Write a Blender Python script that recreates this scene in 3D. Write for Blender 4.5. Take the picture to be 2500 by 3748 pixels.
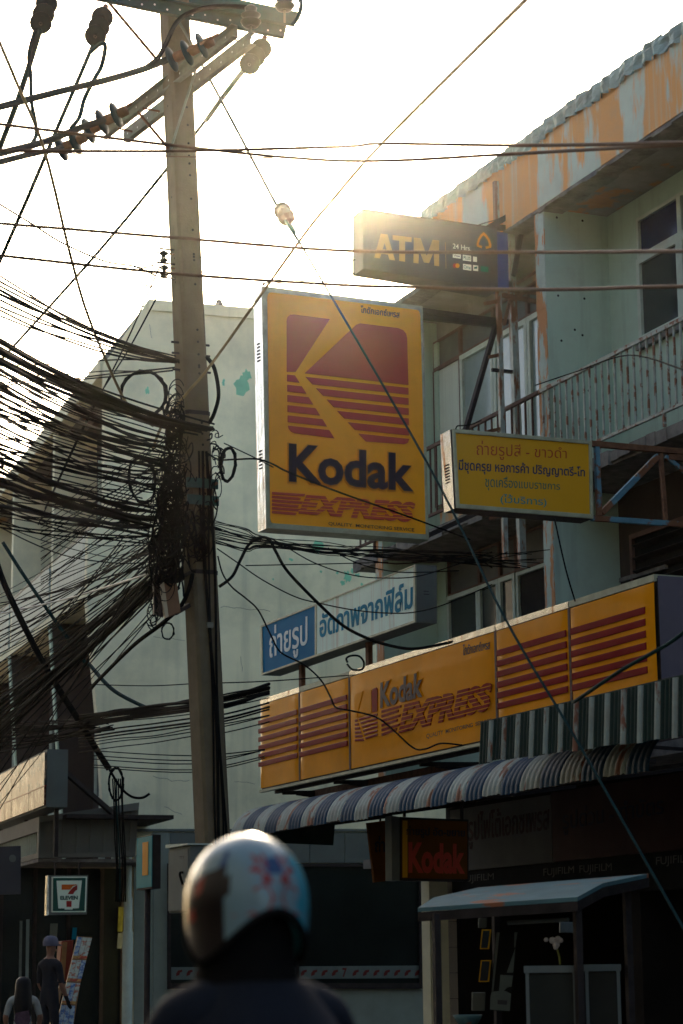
import bpy, bmesh, math, random
from mathutils import Vector, Matrix
R = math.radians
rnd = random.Random(11)
sc = bpy.context.scene
for o in list(bpy.data.objects): bpy.data.objects.remove(o)
COL = sc.collection

# ------------------------------------------------------------------ camera, sky, sun, exposure
F, CX, CY = 8200.0, 1250.0, 1874.0            # focal length and centre, in pixels of the 2500 x 3748 photograph
YAW, PITCH, ROLL = R(22.75), math.atan((3545-1874)/8200), 0.010
EYE = Vector((0, 0, 1.6))
ROT = (Matrix.Rotation(-YAW, 3, 'Z') @ Matrix.Rotation(math.pi/2+PITCH, 3, 'X') @ Matrix.Rotation(-ROLL, 3, 'Z'))
cam = bpy.data.cameras.new('camera'); camo = bpy.data.objects.new('camera', cam); COL.objects.link(camo)
camo.matrix_world = Matrix.Translation(EYE) @ ROT.to_4x4()
cam.sensor_fit = 'VERTICAL'; cam.sensor_height = 36; cam.sensor_width = 24
cam.lens = F/3748*36; cam.clip_end = 3000; cam.clip_start = 0.05
cam.dof.use_dof = True; cam.dof.focus_distance = 25.0; cam.dof.aperture_fstop = 3.4
sc.camera = camo
SUN_EL, SUN_AZ = R(20.5), R(22.8)             # azimuth measured from +Y towards +X
w = bpy.data.worlds.new('World'); sc.world = w; w.use_nodes = True
nt = w.node_tree; nt.nodes.clear()
sky = nt.nodes.new('ShaderNodeTexSky'); sky.sky_type = 'NISHITA'; sky.sun_disc = False
sky.sun_elevation = SUN_EL; sky.sun_rotation = SUN_AZ; sky.air_density = 1.0; sky.dust_density = 4.0; sky.ozone_density = 1.0
bg = nt.nodes.new('ShaderNodeBackground'); bg.inputs['Strength'].default_value = 0.11
wo = nt.nodes.new('ShaderNodeOutputWorld')
nt.links.new(sky.outputs[0], bg.inputs[0]); nt.links.new(bg.outputs[0], wo.inputs[0])
sl = bpy.data.lights.new('sun', 'SUN'); sl.energy = 3.0; sl.angle = R(0.5); sl.color = (1.0, 0.82, 0.58)
so = bpy.data.objects.new('sun', sl); COL.objects.link(so)
sd = Vector((math.sin(SUN_AZ)*math.cos(SUN_EL), math.cos(SUN_AZ)*math.cos(SUN_EL), math.sin(SUN_EL)))
so.rotation_euler = sd.to_track_quat('Z', 'Y').to_euler(); so.location = (0, 0, 30)
vs = sc.view_settings; vs.view_transform = 'Standard'; vs.look = 'None'; vs.exposure = 1.72; vs.gamma = 1.0
vs.use_curve_mapping = False
sc.cycles.max_bounces = 6; sc.cycles.diffuse_bounces = 3; sc.cycles.glossy_bounces = 3
sc.cycles.transmission_bounces = 4; sc.cycles.transparent_max_bounces = 8
sc.cycles.use_adaptive_sampling = True; sc.cycles.caustics_reflective = False; sc.cycles.caustics_refractive = False
sc.cycles.use_denoising = True

# ------------------------------------------------------------------ helpers: points of the place seen at a pixel
def ray(px, py): return ROT @ Vector(((px-CX)/F, (CY-py)/F, -1.0))
def atx(px, py, x): d = ray(px, py); return EYE + d*(x/d.x)
def aty(px, py, y): d = ray(px, py); return EYE + d*(y/d.y)
def atd(px, py, dist): d = ray(px, py); return EYE + d*(dist/math.hypot(d.x, d.y))
def atp(px, py, P, N): d = ray(px, py); return EYE + d*((P-EYE).dot(N)/d.dot(N))
def zm(ox, oy, s): return lambda x, y: (ox+x/s, oy+y/s)
V = Vector
UP = V((0, 0, 1))

# ------------------------------------------------------------------ helpers: meshes and objects
WORLD = {}                                     # object name -> world position of its origin
class MB:
    def __init__(s): s.v = []; s.f = []
    def poly(s, pts):
        n = len(s.v); s.v += [V(p) for p in pts]; s.f.append(tuple(range(n, n+len(pts)))); return s
    def quad(s, a, b, c, d): return s.poly([a, b, c, d])
    def hexa(s, b, t):                         # bottom ring, top ring of equal length
        k = len(b); n = len(s.v); s.v += [V(p) for p in b]+[V(p) for p in t]
        s.f.append(tuple(n+i for i in reversed(range(k)))); s.f.append(tuple(n+k+i for i in range(k)))
        for i in range(k):
            j = (i+1) % k; s.f.append((n+i, n+j, n+k+j, n+k+i))
        return s
    def box(s, lo, hi):
        (a, b, c), (d, e, f) = lo, hi
        return s.hexa([(a, b, c), (d, b, c), (d, e, c), (a, e, c)], [(a, b, f), (d, b, f), (d, e, f), (a, e, f)])
    def prism(s, pts, vec):
        vec = V(vec); return s.hexa([V(p) for p in pts], [V(p)+vec for p in pts])
    def beam(s, p, q, w, h=None, up=UP, roll=0):
        h = h or w; p, q = V(p), V(q); d = (q-p).normalized(); u = V(up)
        if abs(d.dot(u)) > .98: u = V((0, 1, 0))
        a = d.cross(u).normalized(); b = a.cross(d).normalized()
        if roll: m = Matrix.Rotation(roll, 3, d); a = m@a; b = m@b
        r = [a*w/2+b*h/2, -a*w/2+b*h/2, -a*w/2-b*h/2, a*w/2-b*h/2]
        return s.hexa([p+i for i in r], [q+i for i in r])
    def angle(s, p, q, w, t=.008, up=UP, flip=1):   # steel angle section
        p, q = V(p), V(q); d = (q-p).normalized(); u = V(up)
        if abs(d.dot(u)) > .98: u = V((0, 1, 0))
        a = d.cross(u).normalized()*flip; b = a.cross(d).normalized()*flip
        sec = [V((0, 0)), V((w, 0)), V((w, t)), V((t, t)), V((t, w)), V((0, w))]
        return s.hexa([p+a*(c.x-w/2)+b*(c.y-w/2) for c in sec], [q+a*(c.x-w/2)+b*(c.y-w/2) for c in sec])
    def channel(s, p, q, w, h, t=.012, up=UP, flip=1):   # steel channel, open towards a
        p, q = V(p), V(q); d = (q-p).normalized(); u = V(up)
        a = d.cross(u).normalized()*flip; b = (a.cross(d)*flip).normalized()
        sec = [(0, 0), (w, 0), (w, t), (t, t), (t, h-t), (w, h-t), (w, h), (0, h)]
        return s.hexa([p+a*(c[0]-w/2)+b*(c[1]-h/2) for c in sec], [q+a*(c[0]-w/2)+b*(c[1]-h/2) for c in sec])
    def tube(s, pts, r, n=6, r2=None):
        pts = [V(p) for p in pts]; m = len(pts); base = len(s.v); ref = None
        for i, p in enumerate(pts):
            d = (pts[min(i+1, m-1)]-pts[max(i-1, 0)]).normalized()
            if ref is None:
                ref = V((0, 0, 1)) if abs(d.z) < .9 else V((1, 0, 0))
            a = d.cross(ref).normalized(); b = a.cross(d).normalized(); ref = b
            rr = r if r2 is None else r+(r2-r)*i/(m-1)
            s.v += [p+(a*math.cos(k*2*math.pi/n)+b*math.sin(k*2*math.pi/n))*rr for k in range(n)]
        for i in range(m-1):
            for k in range(n):
                l = (k+1) % n
                s.f.append((base+i*n+k, base+i*n+l, base+(i+1)*n+l, base+(i+1)*n+k))
        s.f.append(tuple(base+k for k in reversed(range(n)))); s.f.append(tuple(base+(m-1)*n+k for k in range(n)))
        return s
    def lathe(s, prof, o, axis=UP, n=20):      # prof: (radius, height along the axis)
        axis = V(axis).normalized(); ref = V((1, 0, 0)) if abs(axis.x) < .9 else V((0, 1, 0))
        a = axis.cross(ref).normalized(); b = axis.cross(a).normalized(); base = len(s.v); o = V(o)
        for r, h in prof:
            s.v += [o+axis*h+(a*math.cos(k*2*math.pi/n)+b*math.sin(k*2*math.pi/n))*max(r, 1e-4) for k in range(n)]
        for i in range(len(prof)-1):
            for k in range(n):
                l = (k+1) % n; s.f.append((base+i*n+k, base+i*n+l, base+(i+1)*n+l, base+(i+1)*n+k))
        return s
    def mesh(s, name, off=V((0, 0, 0))):
        me = bpy.data.meshes.new(name); me.from_pydata([tuple(p-off) for p in s.v], [], s.f)
        bm = bmesh.new(); bm.from_mesh(me); bmesh.ops.recalc_face_normals(bm, faces=bm.faces); bm.to_mesh(me); bm.free()
        return me
    def build(s, name, mat, parent=None, smooth=False, bevel=0):
        off = WORLD[parent.name] if parent else (sum(s.v, V((0, 0, 0)))/max(1, len(s.v)))
        me = s.mesh(name, off)
        o = bpy.data.objects.new(name, me); COL.objects.link(o)
        if parent: o.parent = parent
        else: o.location = off
        WORLD[o.name] = off.copy()
        if mat: me.materials.append(mat if not isinstance(mat, str) else MATS[mat])
        if smooth:
            for p in me.polygons: p.use_smooth = True
        if bevel:
            m = o.modifiers.new('bevel', 'BEVEL'); m.width = bevel; m.segments = 2; m.limit_method = 'ANGLE'
        return o
def put(me, name, loc, parent, rot=None):      # one more object on shared mesh data
    o = bpy.data.objects.new(name, me); COL.objects.link(o); loc = V(loc)
    if parent: o.parent = parent; o.location = loc-WORLD[parent.name]
    else: o.location = loc
    if rot: o.rotation_euler = rot
    WORLD[o.name] = loc; return o
def tag(o, label, cat, group=None, kind=None):
    o['label'] = label
    if cat: o['category'] = cat
    if group: o['group'] = group
    if kind: o['kind'] = kind
    return o
def thing(name, label, cat, loc, group=None):
    o = bpy.data.objects.new(name, None); COL.objects.link(o); o.location = V(loc); o.empty_display_size = .2
    WORLD[o.name] = V(loc); return tag(o, label, cat, group)
def spline(pts, n=6):                          # Catmull-Rom
    pts = [V(p) for p in pts]; out = []
    for i in range(len(pts)-1):
        p0, p1, p2, p3 = pts[max(i-1, 0)], pts[i], pts[i+1], pts[min(i+2, len(pts)-1)]
        for k in range(n):
            t = k/n
            out.append(.5*((2*p1)+(p2-p0)*t+(2*p0-5*p1+4*p2-p3)*t*t+(3*p1-p0-3*p2+p3)*t*t*t))
    out.append(pts[-1]); return out

# ------------------------------------------------------------------ materials
MATS = {}
def mat(name, col, rough=.75, metal=0.0, var=.2, scale=3.0, bump=.15, streak=None, samt=.4, sscale=(6, 6, .5), coat=0.0,
        patch=None, pamt=.5, pscale=(1.2, 1.2, .5), spec=.2, emis=None, bscale=None, grime=None, gamt=.35, gscale=2.0, wave=0):
    m = bpy.data.materials.new(name); m.use_nodes = True; MATS[name] = m
    n = m.node_tree.nodes; L = m.node_tree.links.new; b = n['Principled BSDF']
    b.inputs['Roughness'].default_value = rough; b.inputs['Metallic'].default_value = metal
    b.inputs['Specular IOR Level'].default_value = spec
    if coat: b.inputs['Coat Weight'].default_value = coat; b.inputs['Coat Roughness'].default_value = .08
    geo = n.new('ShaderNodeNewGeometry'); pos = geo.outputs['Position']
    def noise(sc_, vec=None, det=6, rg=.6):
        t = n.new('ShaderNodeTexNoise'); t.inputs['Scale'].default_value = sc_; t.inputs['Detail'].default_value = det
        t.inputs['Roughness'].default_value = rg; L(vec or pos, t.inputs['Vector']); return t.outputs['Fac']
    def stretch(s3):
        k = n.new('ShaderNodeVectorMath'); k.operation = 'MULTIPLY'; L(pos, k.inputs[0]); k.inputs[1].default_value = s3; return k.outputs[0]
    def ramp(fac, a, c):
        k = n.new('ShaderNodeMapRange'); k.inputs['From Min'].default_value = a; k.inputs['From Max'].default_value = c
        L(fac, k.inputs['Value']); return k.outputs[0]
    def mix(fac, a, c):
        k = n.new('ShaderNodeMix'); k.data_type = 'RGBA'; L(fac, k.inputs['Factor'])
        for s_, v_ in ((6, a), (7, c)):
            if isinstance(v_, tuple): k.inputs[s_].default_value = (*v_[:3], 1)
            else: L(v_, k.inputs[s_])
        return k.outputs[2]
    dark = tuple(c*(1-var) for c in col); lite = tuple(min(1, c*(1+var*.6)) for c in col)
    c = mix(ramp(noise(scale), .3, .7), dark, lite)
    if patch: c = mix(ramp(noise(1.0, stretch(pscale), 8, .62), .475+(.5-pamt)*.5, .525+(.5-pamt)*.5), c, patch)
    if grime:
        k = n.new('ShaderNodeMath'); k.operation = 'MULTIPLY'; L(ramp(noise(gscale, None, 10, .7), .45, .75), k.inputs[0]); k.inputs[1].default_value = gamt
        c = mix(k.outputs[0], c, grime)
    if streak:
        k = n.new('ShaderNodeMath'); k.operation = 'MULTIPLY'; L(ramp(noise(1.0, stretch(sscale), 5), .52, .7), k.inputs[0]); k.inputs[1].default_value = samt
        c = mix(k.outputs[0], c, streak)
    L(c, b.inputs['Base Color'])
    rr = n.new('ShaderNodeMapRange'); rr.inputs['To Min'].default_value = max(.03, rough-.12); rr.inputs['To Max'].default_value = min(1, rough+.12)
    L(noise(scale*2.3), rr.inputs['Value']); L(rr.outputs[0], b.inputs['Roughness'])
    if bump:
        bp = n.new('ShaderNodeBump'); bp.inputs['Strength'].default_value = bump; bp.inputs['Distance'].default_value = .02
        L(noise(bscale or scale*9, None, 8), bp.inputs['Height']); L(bp.outputs[0], b.inputs['Normal'])
    if emis:
        b.inputs['Emission Color'].default_value = (*emis[:3], 1); b.inputs['Emission Strength'].default_value = emis[3]
    return m
mat('wall_cream', (.82, .77, .53), .9, var=.13, scale=.8, bump=.12, streak=(.36, .37, .27), samt=.5, sscale=(2.6, 2.6, .13), grime=(.30, .32, .23), gamt=.6, gscale=.55)
mat('wall_mint', (.44, .58, .46), .88, var=.18, scale=1.6, bump=.2, streak=(.22, .24, .2), samt=.45, sscale=(5, 5, .35), grime=(.2, .19, .15), gamt=.5, gscale=1.6)
mat('paint_peeling', (.52, .60, .51), .85, var=.12, scale=2, bump=.2, patch=(.74, .36, .13), pamt=.505, pscale=(1.15, 1.15, .30), streak=(.52, .58, .47), samt=.5, sscale=(8, 8, .22), grime=(.36, .34, .26), gamt=.3, gscale=2.5)
mat('paint_edge', (.44, .54, .47), .85, var=.2, scale=4, bump=.3, patch=(.52, .25, .11), pamt=.5, pscale=(6, 6, 1.6))
mat('concrete_soffit', (.25, .245, .22), .92, var=.3, scale=1.5, bump=.3, grime=(.10, .08, .06), gamt=.7, gscale=1.2, patch=(.50, .22, .08), pamt=.30, pscale=(1.2, 1.2, 1.2))
mat('concrete_rough', (.20, .19, .17), .95, var=.4, scale=5, bump=.6, grime=(.06, .05, .045), gamt=.8, gscale=4)
mat('concrete_pole', (.130, .108, .064), .92, var=.22, scale=6, bump=.35, grime=(.14, .11, .08), gamt=.5, gscale=2.5, streak=(.15, .11, .08), samt=.4, sscale=(9, 9, .4))
mat('flashing', (.25, .36, .34), .5, metal=.35, var=.3, scale=5, bump=.35, grime=(.22, .14, .08), gamt=.5, gscale=2.2)
mat('window_white', (.50, .58, .49), .6, var=.12, scale=4, bump=.08, grime=(.3, .27, .2), gamt=.4, gscale=5)
mat('board_white', (.55, .60, .50), .75, var=.1, scale=1.5, bump=.05, streak=(.40, .42, .34), samt=.4, sscale=(14, 14, .3))
mat('wood_brown', (.14, .085, .065), .7, var=.3, scale=6, bump=.2)
mat('transom_dark', (.10, .10, .09), .5, var=.3, scale=2, bump=.05)
mat('glass_dim', (.24, .31, .29), .12, var=.35, scale=.9, bump=.02, spec=.6)
mat('glass_dark', (.020, .028, .030), .08, var=.3, scale=1.5, bump=.015, spec=.6)
mat('glass_blue', (.008, .018, .075), .15, var=.3, scale=2, bump=.02)
mat('glass_shop', (.012, .016, .014), .22, var=.4, scale=.8, bump=.02, spec=.3)
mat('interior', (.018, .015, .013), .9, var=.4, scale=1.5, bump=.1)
mat('void_black', (.008, .008, .007), .9, var=.3, bump=0)
mat('rail_pale', (.34, .37, .32), .6, metal=.2, var=.25, scale=8, bump=.2, patch=(.20, .09, .05), pamt=.42, pscale=(7, 7, 7))
mat('rail_rust', (.10, .055, .04), .75, metal=.2, var=.35, scale=8, bump=.3)
mat('steel_dark', (.030, .024, .022), .7, metal=.2, var=.35, scale=8, bump=.2)
mat('steel_blue', (.10, .22, .28), .6, metal=.2, var=.25, scale=6, bump=.2, patch=(.16, .07, .035), pamt=.45, pscale=(5, 5, 5))
mat('steel_grey', (.30, .33, .29), .55, metal=.35, var=.25, scale=6, bump=.2, patch=(.20, .085, .04), pamt=.46, pscale=(6, 6, 1.5))
mat('steel_galv', (.19, .20, .16), .6, metal=.2, var=.25, scale=9, bump=.12, grime=(.16, .11, .07), gamt=.45, gscale=6)
mat('steel_galv_teal', (.030, .075, .062), .5, metal=.35, var=.3, scale=7, bump=.12, grime=(.06, .06, .05), gamt=.5, gscale=5)
mat('rust', (.16, .075, .04), .85, metal=.1, var=.4, scale=12, bump=.4)
mat('porcelain', (.006, .018, .024), .4, var=.3, scale=5, bump=.02, spec=.08)
mat('porcelain_grey', (.05, .05, .036), .35, var=.3, scale=5, bump=.05)
mat('cable_black', (.008, .009, .009), .9, var=.4, scale=6, bump=0, spec=.02)
mat('cable_grey', (.030, .031, .028), .9, var=.3, scale=6, bump=.05, spec=.04)
mat('cable_brown', (.10, .055, .03), .6, var=.3, scale=6, bump=.1)
mat('cable_gold', (.24, .17, .075), .5, metal=.35, var=.3, scale=9, bump=.1)
mat('cable_teal', (.010, .034, .036), .8, spec=.05, var=.3, scale=9, bump=.1)
mat('cable_white', (.45, .45, .40), .6, var=.2, scale=9, bump=.1)
mat('rubber', (.006, .006, .006), .9, spec=.05, var=.3, bump=.1)
mat('sign_yellow', (.96, .38, .004), .40, var=.08, scale=1.3, bump=.08, bscale=2.2, spec=.3, grime=(.50, .20, .01), gamt=.35, gscale=1.5)
mat('sign_yellow_flat', (.62, .31, .005), .5, var=.10, scale=2, bump=.05, grime=(.40, .20, .01), gamt=.4, gscale=2)
mat('sign_yellow_glossy', (.80, .29, .002), .12, var=.10, scale=1.3, bump=.16, bscale=1.6, spec=.05, grime=(.45, .17, .01), gamt=.4, gscale=1.2)
mat('sign_red', (.50, .055, .030), .45, var=.10, scale=1.5, bump=.06, spec=.25)
mat('sign_red_glossy', (.22, .012, .014), .2, var=.12, scale=1.5, bump=.08, spec=.03)
mat('sign_ink', (.030, .022, .034), .4, spec=.05, var=.15, bump=.03)
mat('sign_ink_orange', (.72, .26, .02), .4, spec=.05, var=.12, bump=.03)
mat('sign_redline', (.35, .05, .02), .6, spec=.05, var=.2, bump=.03)
mat('sign_navy', (.012, .030, .085), .5, spec=.05, var=.15, bump=.03)
mat('sign_green', (.02, .12, .09), .5, spec=.05, var=.15, bump=.03)
mat('sign_teal', (.02, .22, .24), .5, spec=.05, var=.15, bump=.03)
mat('sign_blue', (.002, .145, .29), .6, var=.15, scale=1.5, bump=.05, spec=.03)
mat('sign_white', (.74, .88, .74), .6, spec=.03, var=.08, scale=1.5, bump=.05, streak=(.48, .22, .09), samt=.55, sscale=(9, 9, .22))
mat('sign_letter_blue', (.008, .20, .31), .6, var=.15, bump=.03, spec=.03)
mat('sign_letter_white', (.74, .78, .72), .6, var=.1, bump=.03, spec=.03)
mat('sign_slate', (.055, .055, .062), .55, var=.15, scale=2, bump=.05)
mat('sign_indigo', (.035, .05, .19), .5, var=.15, scale=2, bump=.05)
mat('sign_gold', (.34, .24, .10), .5, spec=.05, var=.12, bump=.03)
mat('sign_amber', (.62, .27, .03), .5, spec=.05, var=.12, bump=.03)
mat('alu_frame', (.36, .37, .25), .5, metal=.15, var=.25, scale=6, bump=.15, grime=(.12, .11, .09), gamt=.4, gscale=5)
mat('alu_shiny', (.74, .74, .70), .13, metal=.9, var=.15, scale=3, bump=.45, bscale=3.5, patch=(.38, .18, .07), pamt=.26, pscale=(9, 9, 1.2))
mat('sheet_grey', (.125, .145, .13), .7, metal=.1, var=.15, scale=2, bump=.06, grime=(.12, .11, .09), gamt=.5, gscale=2.5)
mat('wall_lower', (.25, .29, .245), .85, var=.12, scale=1.2, bump=.08, grime=(.16, .16, .13), gamt=.5, gscale=1.5)  # pale wall darkened; the dim street level is put into its colour
mat('sheet_purple', (.10, .09, .12), .6, var=.15, scale=2, bump=.06)
mat('awning_white', (.28, .33, .285), .65, spec=.15, var=.15, scale=3, bump=.1, patch=(.20, .085, .05), pamt=.36, pscale=(4.5, 4.5, 1.7), grime=(.16, .10, .07), gamt=.55, gscale=4)
mat('awning_blue', (.003, .036, .075), .6, spec=.1, var=.25, scale=3, bump=.1, grime=(.04, .06, .08), gamt=.5, gscale=4)
mat('awning_green', (.009, .028, .023), .6, spec=.12, var=.25, scale=3, bump=.1, grime=(.02, .03, .03), gamt=.5, gscale=4)
mat('canopy_grey', (.14, .14, .118), .75, var=.15, scale=2, bump=.08, grime=(.14, .12, .1), gamt=.5, gscale=3)
mat('cream_box', (.50, .43, .29), .6, var=.12, scale=4, bump=.05)
mat('brown_box', (.20, .105, .055), .7, var=.2, scale=4, bump=.05)
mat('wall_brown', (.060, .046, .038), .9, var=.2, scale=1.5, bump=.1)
mat('corrugated', (.34, .41, .37), .5, metal=.2, var=.12, scale=2, bump=.05)
mat('asphalt', (.05, .05, .05), .9, var=.25, scale=2, bump=.4, bscale=60)
mat('pavement', (.20, .19, .175), .9, var=.2, scale=2, bump=.3, bscale=30)
mat('kerb', (.30, .29, .26), .9, var=.2, scale=4, bump=.3)
mat('road_paint', (.62, .60, .52), .8, var=.2, scale=5, bump=.1)
mat('cart_roof', (.075, .155, .165), .6, spec=.15, var=.2, scale=2.5, bump=.08, patch=(.26, .10, .05), pamt=.34, pscale=(3, 1.0, 3))
mat('tile_beige', (.44, .38, .31), .4, var=.1, scale=3, bump=.03)
mat('paper_white', (.13, .155, .14), .7, var=.15, scale=7, bump=.03)
mat('skin', (.22, .115, .075), .6, var=.15, scale=8, bump=.05)
mat('hair_black', (.010, .009, .009), .5, var=.4, scale=20, bump=.4)
mat('cloth_navy', (.008, .011, .018), .9, var=.3, scale=6, bump=.2)
mat('cloth_white', (.28, .30, .28), .9, var=.15, scale=9, bump=.15)
mat('cloth_dark', (.022, .022, .026), .9, var=.3, scale=6, bump=.2)
mat('cloth_print', (.09, .055, .075), .9, var=.5, scale=20, bump=.1)
mat('cloth_lilac', (.11, .11, .15), .9, var=.2, scale=9, bump=.15)
mat('helmet_shell', (.17, .26, .28), .3, var=.08, scale=5, bump=.02, coat=.35)
mat('helmet_cyan', (.03, .25, .31), .3, var=.08, scale=5, bump=.02, coat=.3)
mat('helmet_dark', (.016, .011, .010), .35, var=.3, scale=9, bump=.02, coat=.2)
mat('decal_red', (.30, .03, .02), .3, var=.2, scale=15, bump=.02)
mat('decal_blue', (.03, .07, .16), .3, var=.2, scale=15, bump=.02)
mat('motif_red', (.12, .016, .012), .6, var=.1, bump=.02)
mat('seven_green', (.010, .075, .055), .4, var=.1, bump=.02)
mat('seven_orange', (.62, .13, .015), .4, var=.1, bump=.02)
mat('seven_red', (.30, .020, .016), .4, var=.1, bump=.02)
mat('lottery_a', (.52, .58, .50), .6, var=.25, scale=16, bump=.04, patch=(.45, .16, .10), pamt=.42, pscale=(14, 14, 22))
mat('lottery_b', (.40, .50, .56), .6, var=.25, scale=16, bump=.04, patch=(.12, .20, .40), pamt=.45, pscale=(16, 16, 20))
mat('lottery_c', (.62, .36, .12), .6, var=.3, scale=16, bump=.04, patch=(.50, .10, .07), pamt=.45, pscale=(16, 16, 20))
mat('wood_case', (.30, .15, .055), .35, var=.25, scale=5, bump=.1, coat=.4)
mat('red_case', (.20, .035, .018), .4, var=.2, scale=4, bump=.08)
mat('billboard', (.36, .24, .16), .3, var=.35, scale=2.5, bump=.3, bscale=2.4, spec=.02, patch=(.06, .08, .075), pamt=.46, pscale=(1.6, 1.6, 3.2))  # peach tone and dark patches paint the reflected sunlit street
mat('billboard_red', (.10, .022, .018), .3, var=.3, scale=1.5, bump=.3, bscale=2.4, spec=.02, patch=(.30, .22, .15), pamt=.42, pscale=(3, 3, 4))  # real dark red, with pale patches painted as reflections
mat('flower', (.42, .38, .34), .8, var=.2, scale=20, bump=.2)
mat('leaf_yellow', (.14, .14, .02), .7, var=.4, scale=10, bump=.1)

# ------------------------------------------------------------------ lettering and shapes laid on a flat face
class Face:
    def __init__(s, P, N): s.P = V(P); s.N = V(N).normalized()
    def p(s, px, py, h=0): return atp(px, py, s.P, s.N)+s.N*h
def glyphs(body, bold=0.0, shear=0.0):
    cu = bpy.data.curves.new('t', 'FONT'); cu.body = body; cu.size = 1; cu.offset = bold; cu.shear = shear; cu.resolution_u = 3
    cu.fill_mode = 'FRONT'
    o = bpy.data.objects.new('t', cu); COL.objects.link(o)
    dg = bpy.context.evaluated_depsgraph_get(); me = bpy.data.meshes.new_from_object(o.evaluated_get(dg))
    vs_ = [(q.co.x, q.co.y) for q in me.vertices]; fs = [tuple(f.vertices) for f in me.polygons]
    bpy.data.objects.remove(o); bpy.data.curves.remove(cu); bpy.data.meshes.remove(me); return vs_, fs
def lettering(name, body, m, parent, face, quad, h0=.004, h1=None, bold=0.0, shear=0.0, group=None, label=None):
    """quad: photo pixels of the text's corners (TL, TR, BR, BL) on the face"""
    vs_, fs = glyphs(body, bold, shear)
    x0, x1 = min(a for a, b in vs_), max(a for a, b in vs_); y0, y1 = min(b for a, b in vs_), max(b for a, b in vs_)
    TL, TR, BR, BL = [face.p(*q) for q in quad]
    def mp(a, b, h):
        u = (a-x0)/(x1-x0); t = (b-y0)/(y1-y0)
        return (BL*(1-u)+BR*u)*(1-t)+(TL*(1-u)+TR*u)*t+face.N*h
    mb = MB(); h1 = h1 or h0
    mb.v = [mp(a, b, h1) for a, b in vs_]; mb.f = list(fs)
    if h1 > h0+.001:                            # raised letters get side walls
        k = len(vs_); mb.v += [mp(a, b, h0) for a, b in vs_]
        cnt = {}
        for f in fs:
            for i in range(len(f)):
                e = (f[i], f[(i+1) % len(f)]); cnt[tuple(sorted(e))] = cnt.get(tuple(sorted(e)), 0)+1
        for f in fs:
            for i in range(len(f)):
                a, b = f[i], f[(i+1) % len(f)]
                if cnt[tuple(sorted((a, b)))] == 1: mb.f.append((b, a, a+k, b+k))
    o = mb.build(name, m, parent)
    return o
def slabpx(mb, face, pts, h0, h1):              # a flat piece outlined in photo pixels on the face
    a = [face.p(x, y, h0) for x, y in pts]; b = [face.p(x, y, h1) for x, y in pts]; mb.hexa(a, b)
def rquad(q, n=4, r=.12):                       # rounded corners for a quad of 2D points
    out = []; c = len(q)
    for i in range(c):
        p = V(q[i]); a = V(q[i-1]); b = V(q[(i+1) % c])
        pa = p+(a-p)*r; pb = p+(b-p)*r
        for k in range(n+1):
            t = k/n; out.append(tuple(pa*(1-t)**2+p*2*t*(1-t)+pb*t*t))
    return out

# ================================================================== THE SETTING
def structure(mb, name, m, label, parent=None):
    o = mb.build(name, m, parent)
    if not parent: o['kind'] = 'structure'; o['label'] = label
    return o
structure(MB().quad((-900, -900, 0), (900, -900, 0), (900, 900, 0), (-900, 900, 0)), 'ground', 'asphalt', 'grey asphalt ground of the street running past the shops')
pv = MB()
pv.box((6.35, -60, .004), (6.5, 31.5, .15)); kb = structure(pv, 'kerb', 'kerb', 'concrete kerb along the edge of the pavement')
structure(MB().box((6.5, -60, .004), (40, 31.5, .14)), 'pavement', 'pavement', 'concrete pavement in front of the shophouse')
structure(MB().box((6.6, 34.0, .004), (40, 90, .14)), 'pavement', 'pavement', 'concrete pavement around the convenience store corner')
for k in range(14):
    structure(MB().box((1.95, -10+k*6, .004), (2.07, -7+k*6, .008)), 'road_marking', 'road_paint', 'pale painted dash of the centre line on the road')

# ------------------------------------------------------------------ the shophouse on the right
SX, WX = 12.45, 13.3                            # outer face of balconies, window wall
PW = [(28.2, 28.43), (23.17, 23.40), (17.95, 18.18), (12.7, 12.93)]
Y0, Y1 = 12.7, 28.43
A = thing('shophouse', 'weathered mint three storey shophouse with rusty balconies and peeling orange paint on its roof edge', 'building', (SX, 28.43, 0))
for a, b in PW:
    MB().box((SX, a, 3.95), (20, b, 10.71)).build('party_wall', 'wall_mint', A)
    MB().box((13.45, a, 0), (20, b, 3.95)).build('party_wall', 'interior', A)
    e = MB()                                   # flaking front edge of the party wall
    z = 3.97
    while z < 10.68:
        h = rnd.uniform(.12, .3); z2 = min(10.69, z+h)
        e.box((SX-.012-rnd.random()*.008, a-.004, z), (SX-.002, b+.004, z2)); z = z2
    e.build('wall_edge', 'paint_edge', A)
# bullet-like pock marks on the party wall
for px, py in ((2043, 1082), (2139, 1093), (2104, 1207), (2132, 1227), (2055, 1247), (2038, 796), (2132, 808), (2155, 1430)):
    p = aty(px, py, 23.17); MB().lathe([(.016, 0), (.012, .004), (0, .005)], p-V((0, .0005, 0)), (0, -1, 0), 8).build('pock_mark', 'void_black', A)
MB().box((SX+.01, Y0, 10.712), (20, Y1+.1, 10.80)).build('roof_slab', 'concrete_soffit', A)
YR = 26.55                                      # the parapet stops short of the end wall
MB().box((SX-.05, Y0, 10.73), (SX+.008, YR, 11.60)).build('fascia', 'paint_peeling', A)
fe = MB(); y = Y0
while y < Y1+.1:                                # broken lower lip of the fascia
    L_ = rnd.uniform(.12, .45); fe.box((SX-.045+rnd.uniform(-.01, .008), y, 10.70-rnd.uniform(.0, .035)), (SX+.25, min(y+L_, Y1+.12), 10.727)); y += L_
fe.build('fascia_lip', 'concrete_rough', A)
MB().box((SX+.3, Y0, 10.802), (20, YR, 11.5)).build('roof', 'concrete_rough', A)
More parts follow.
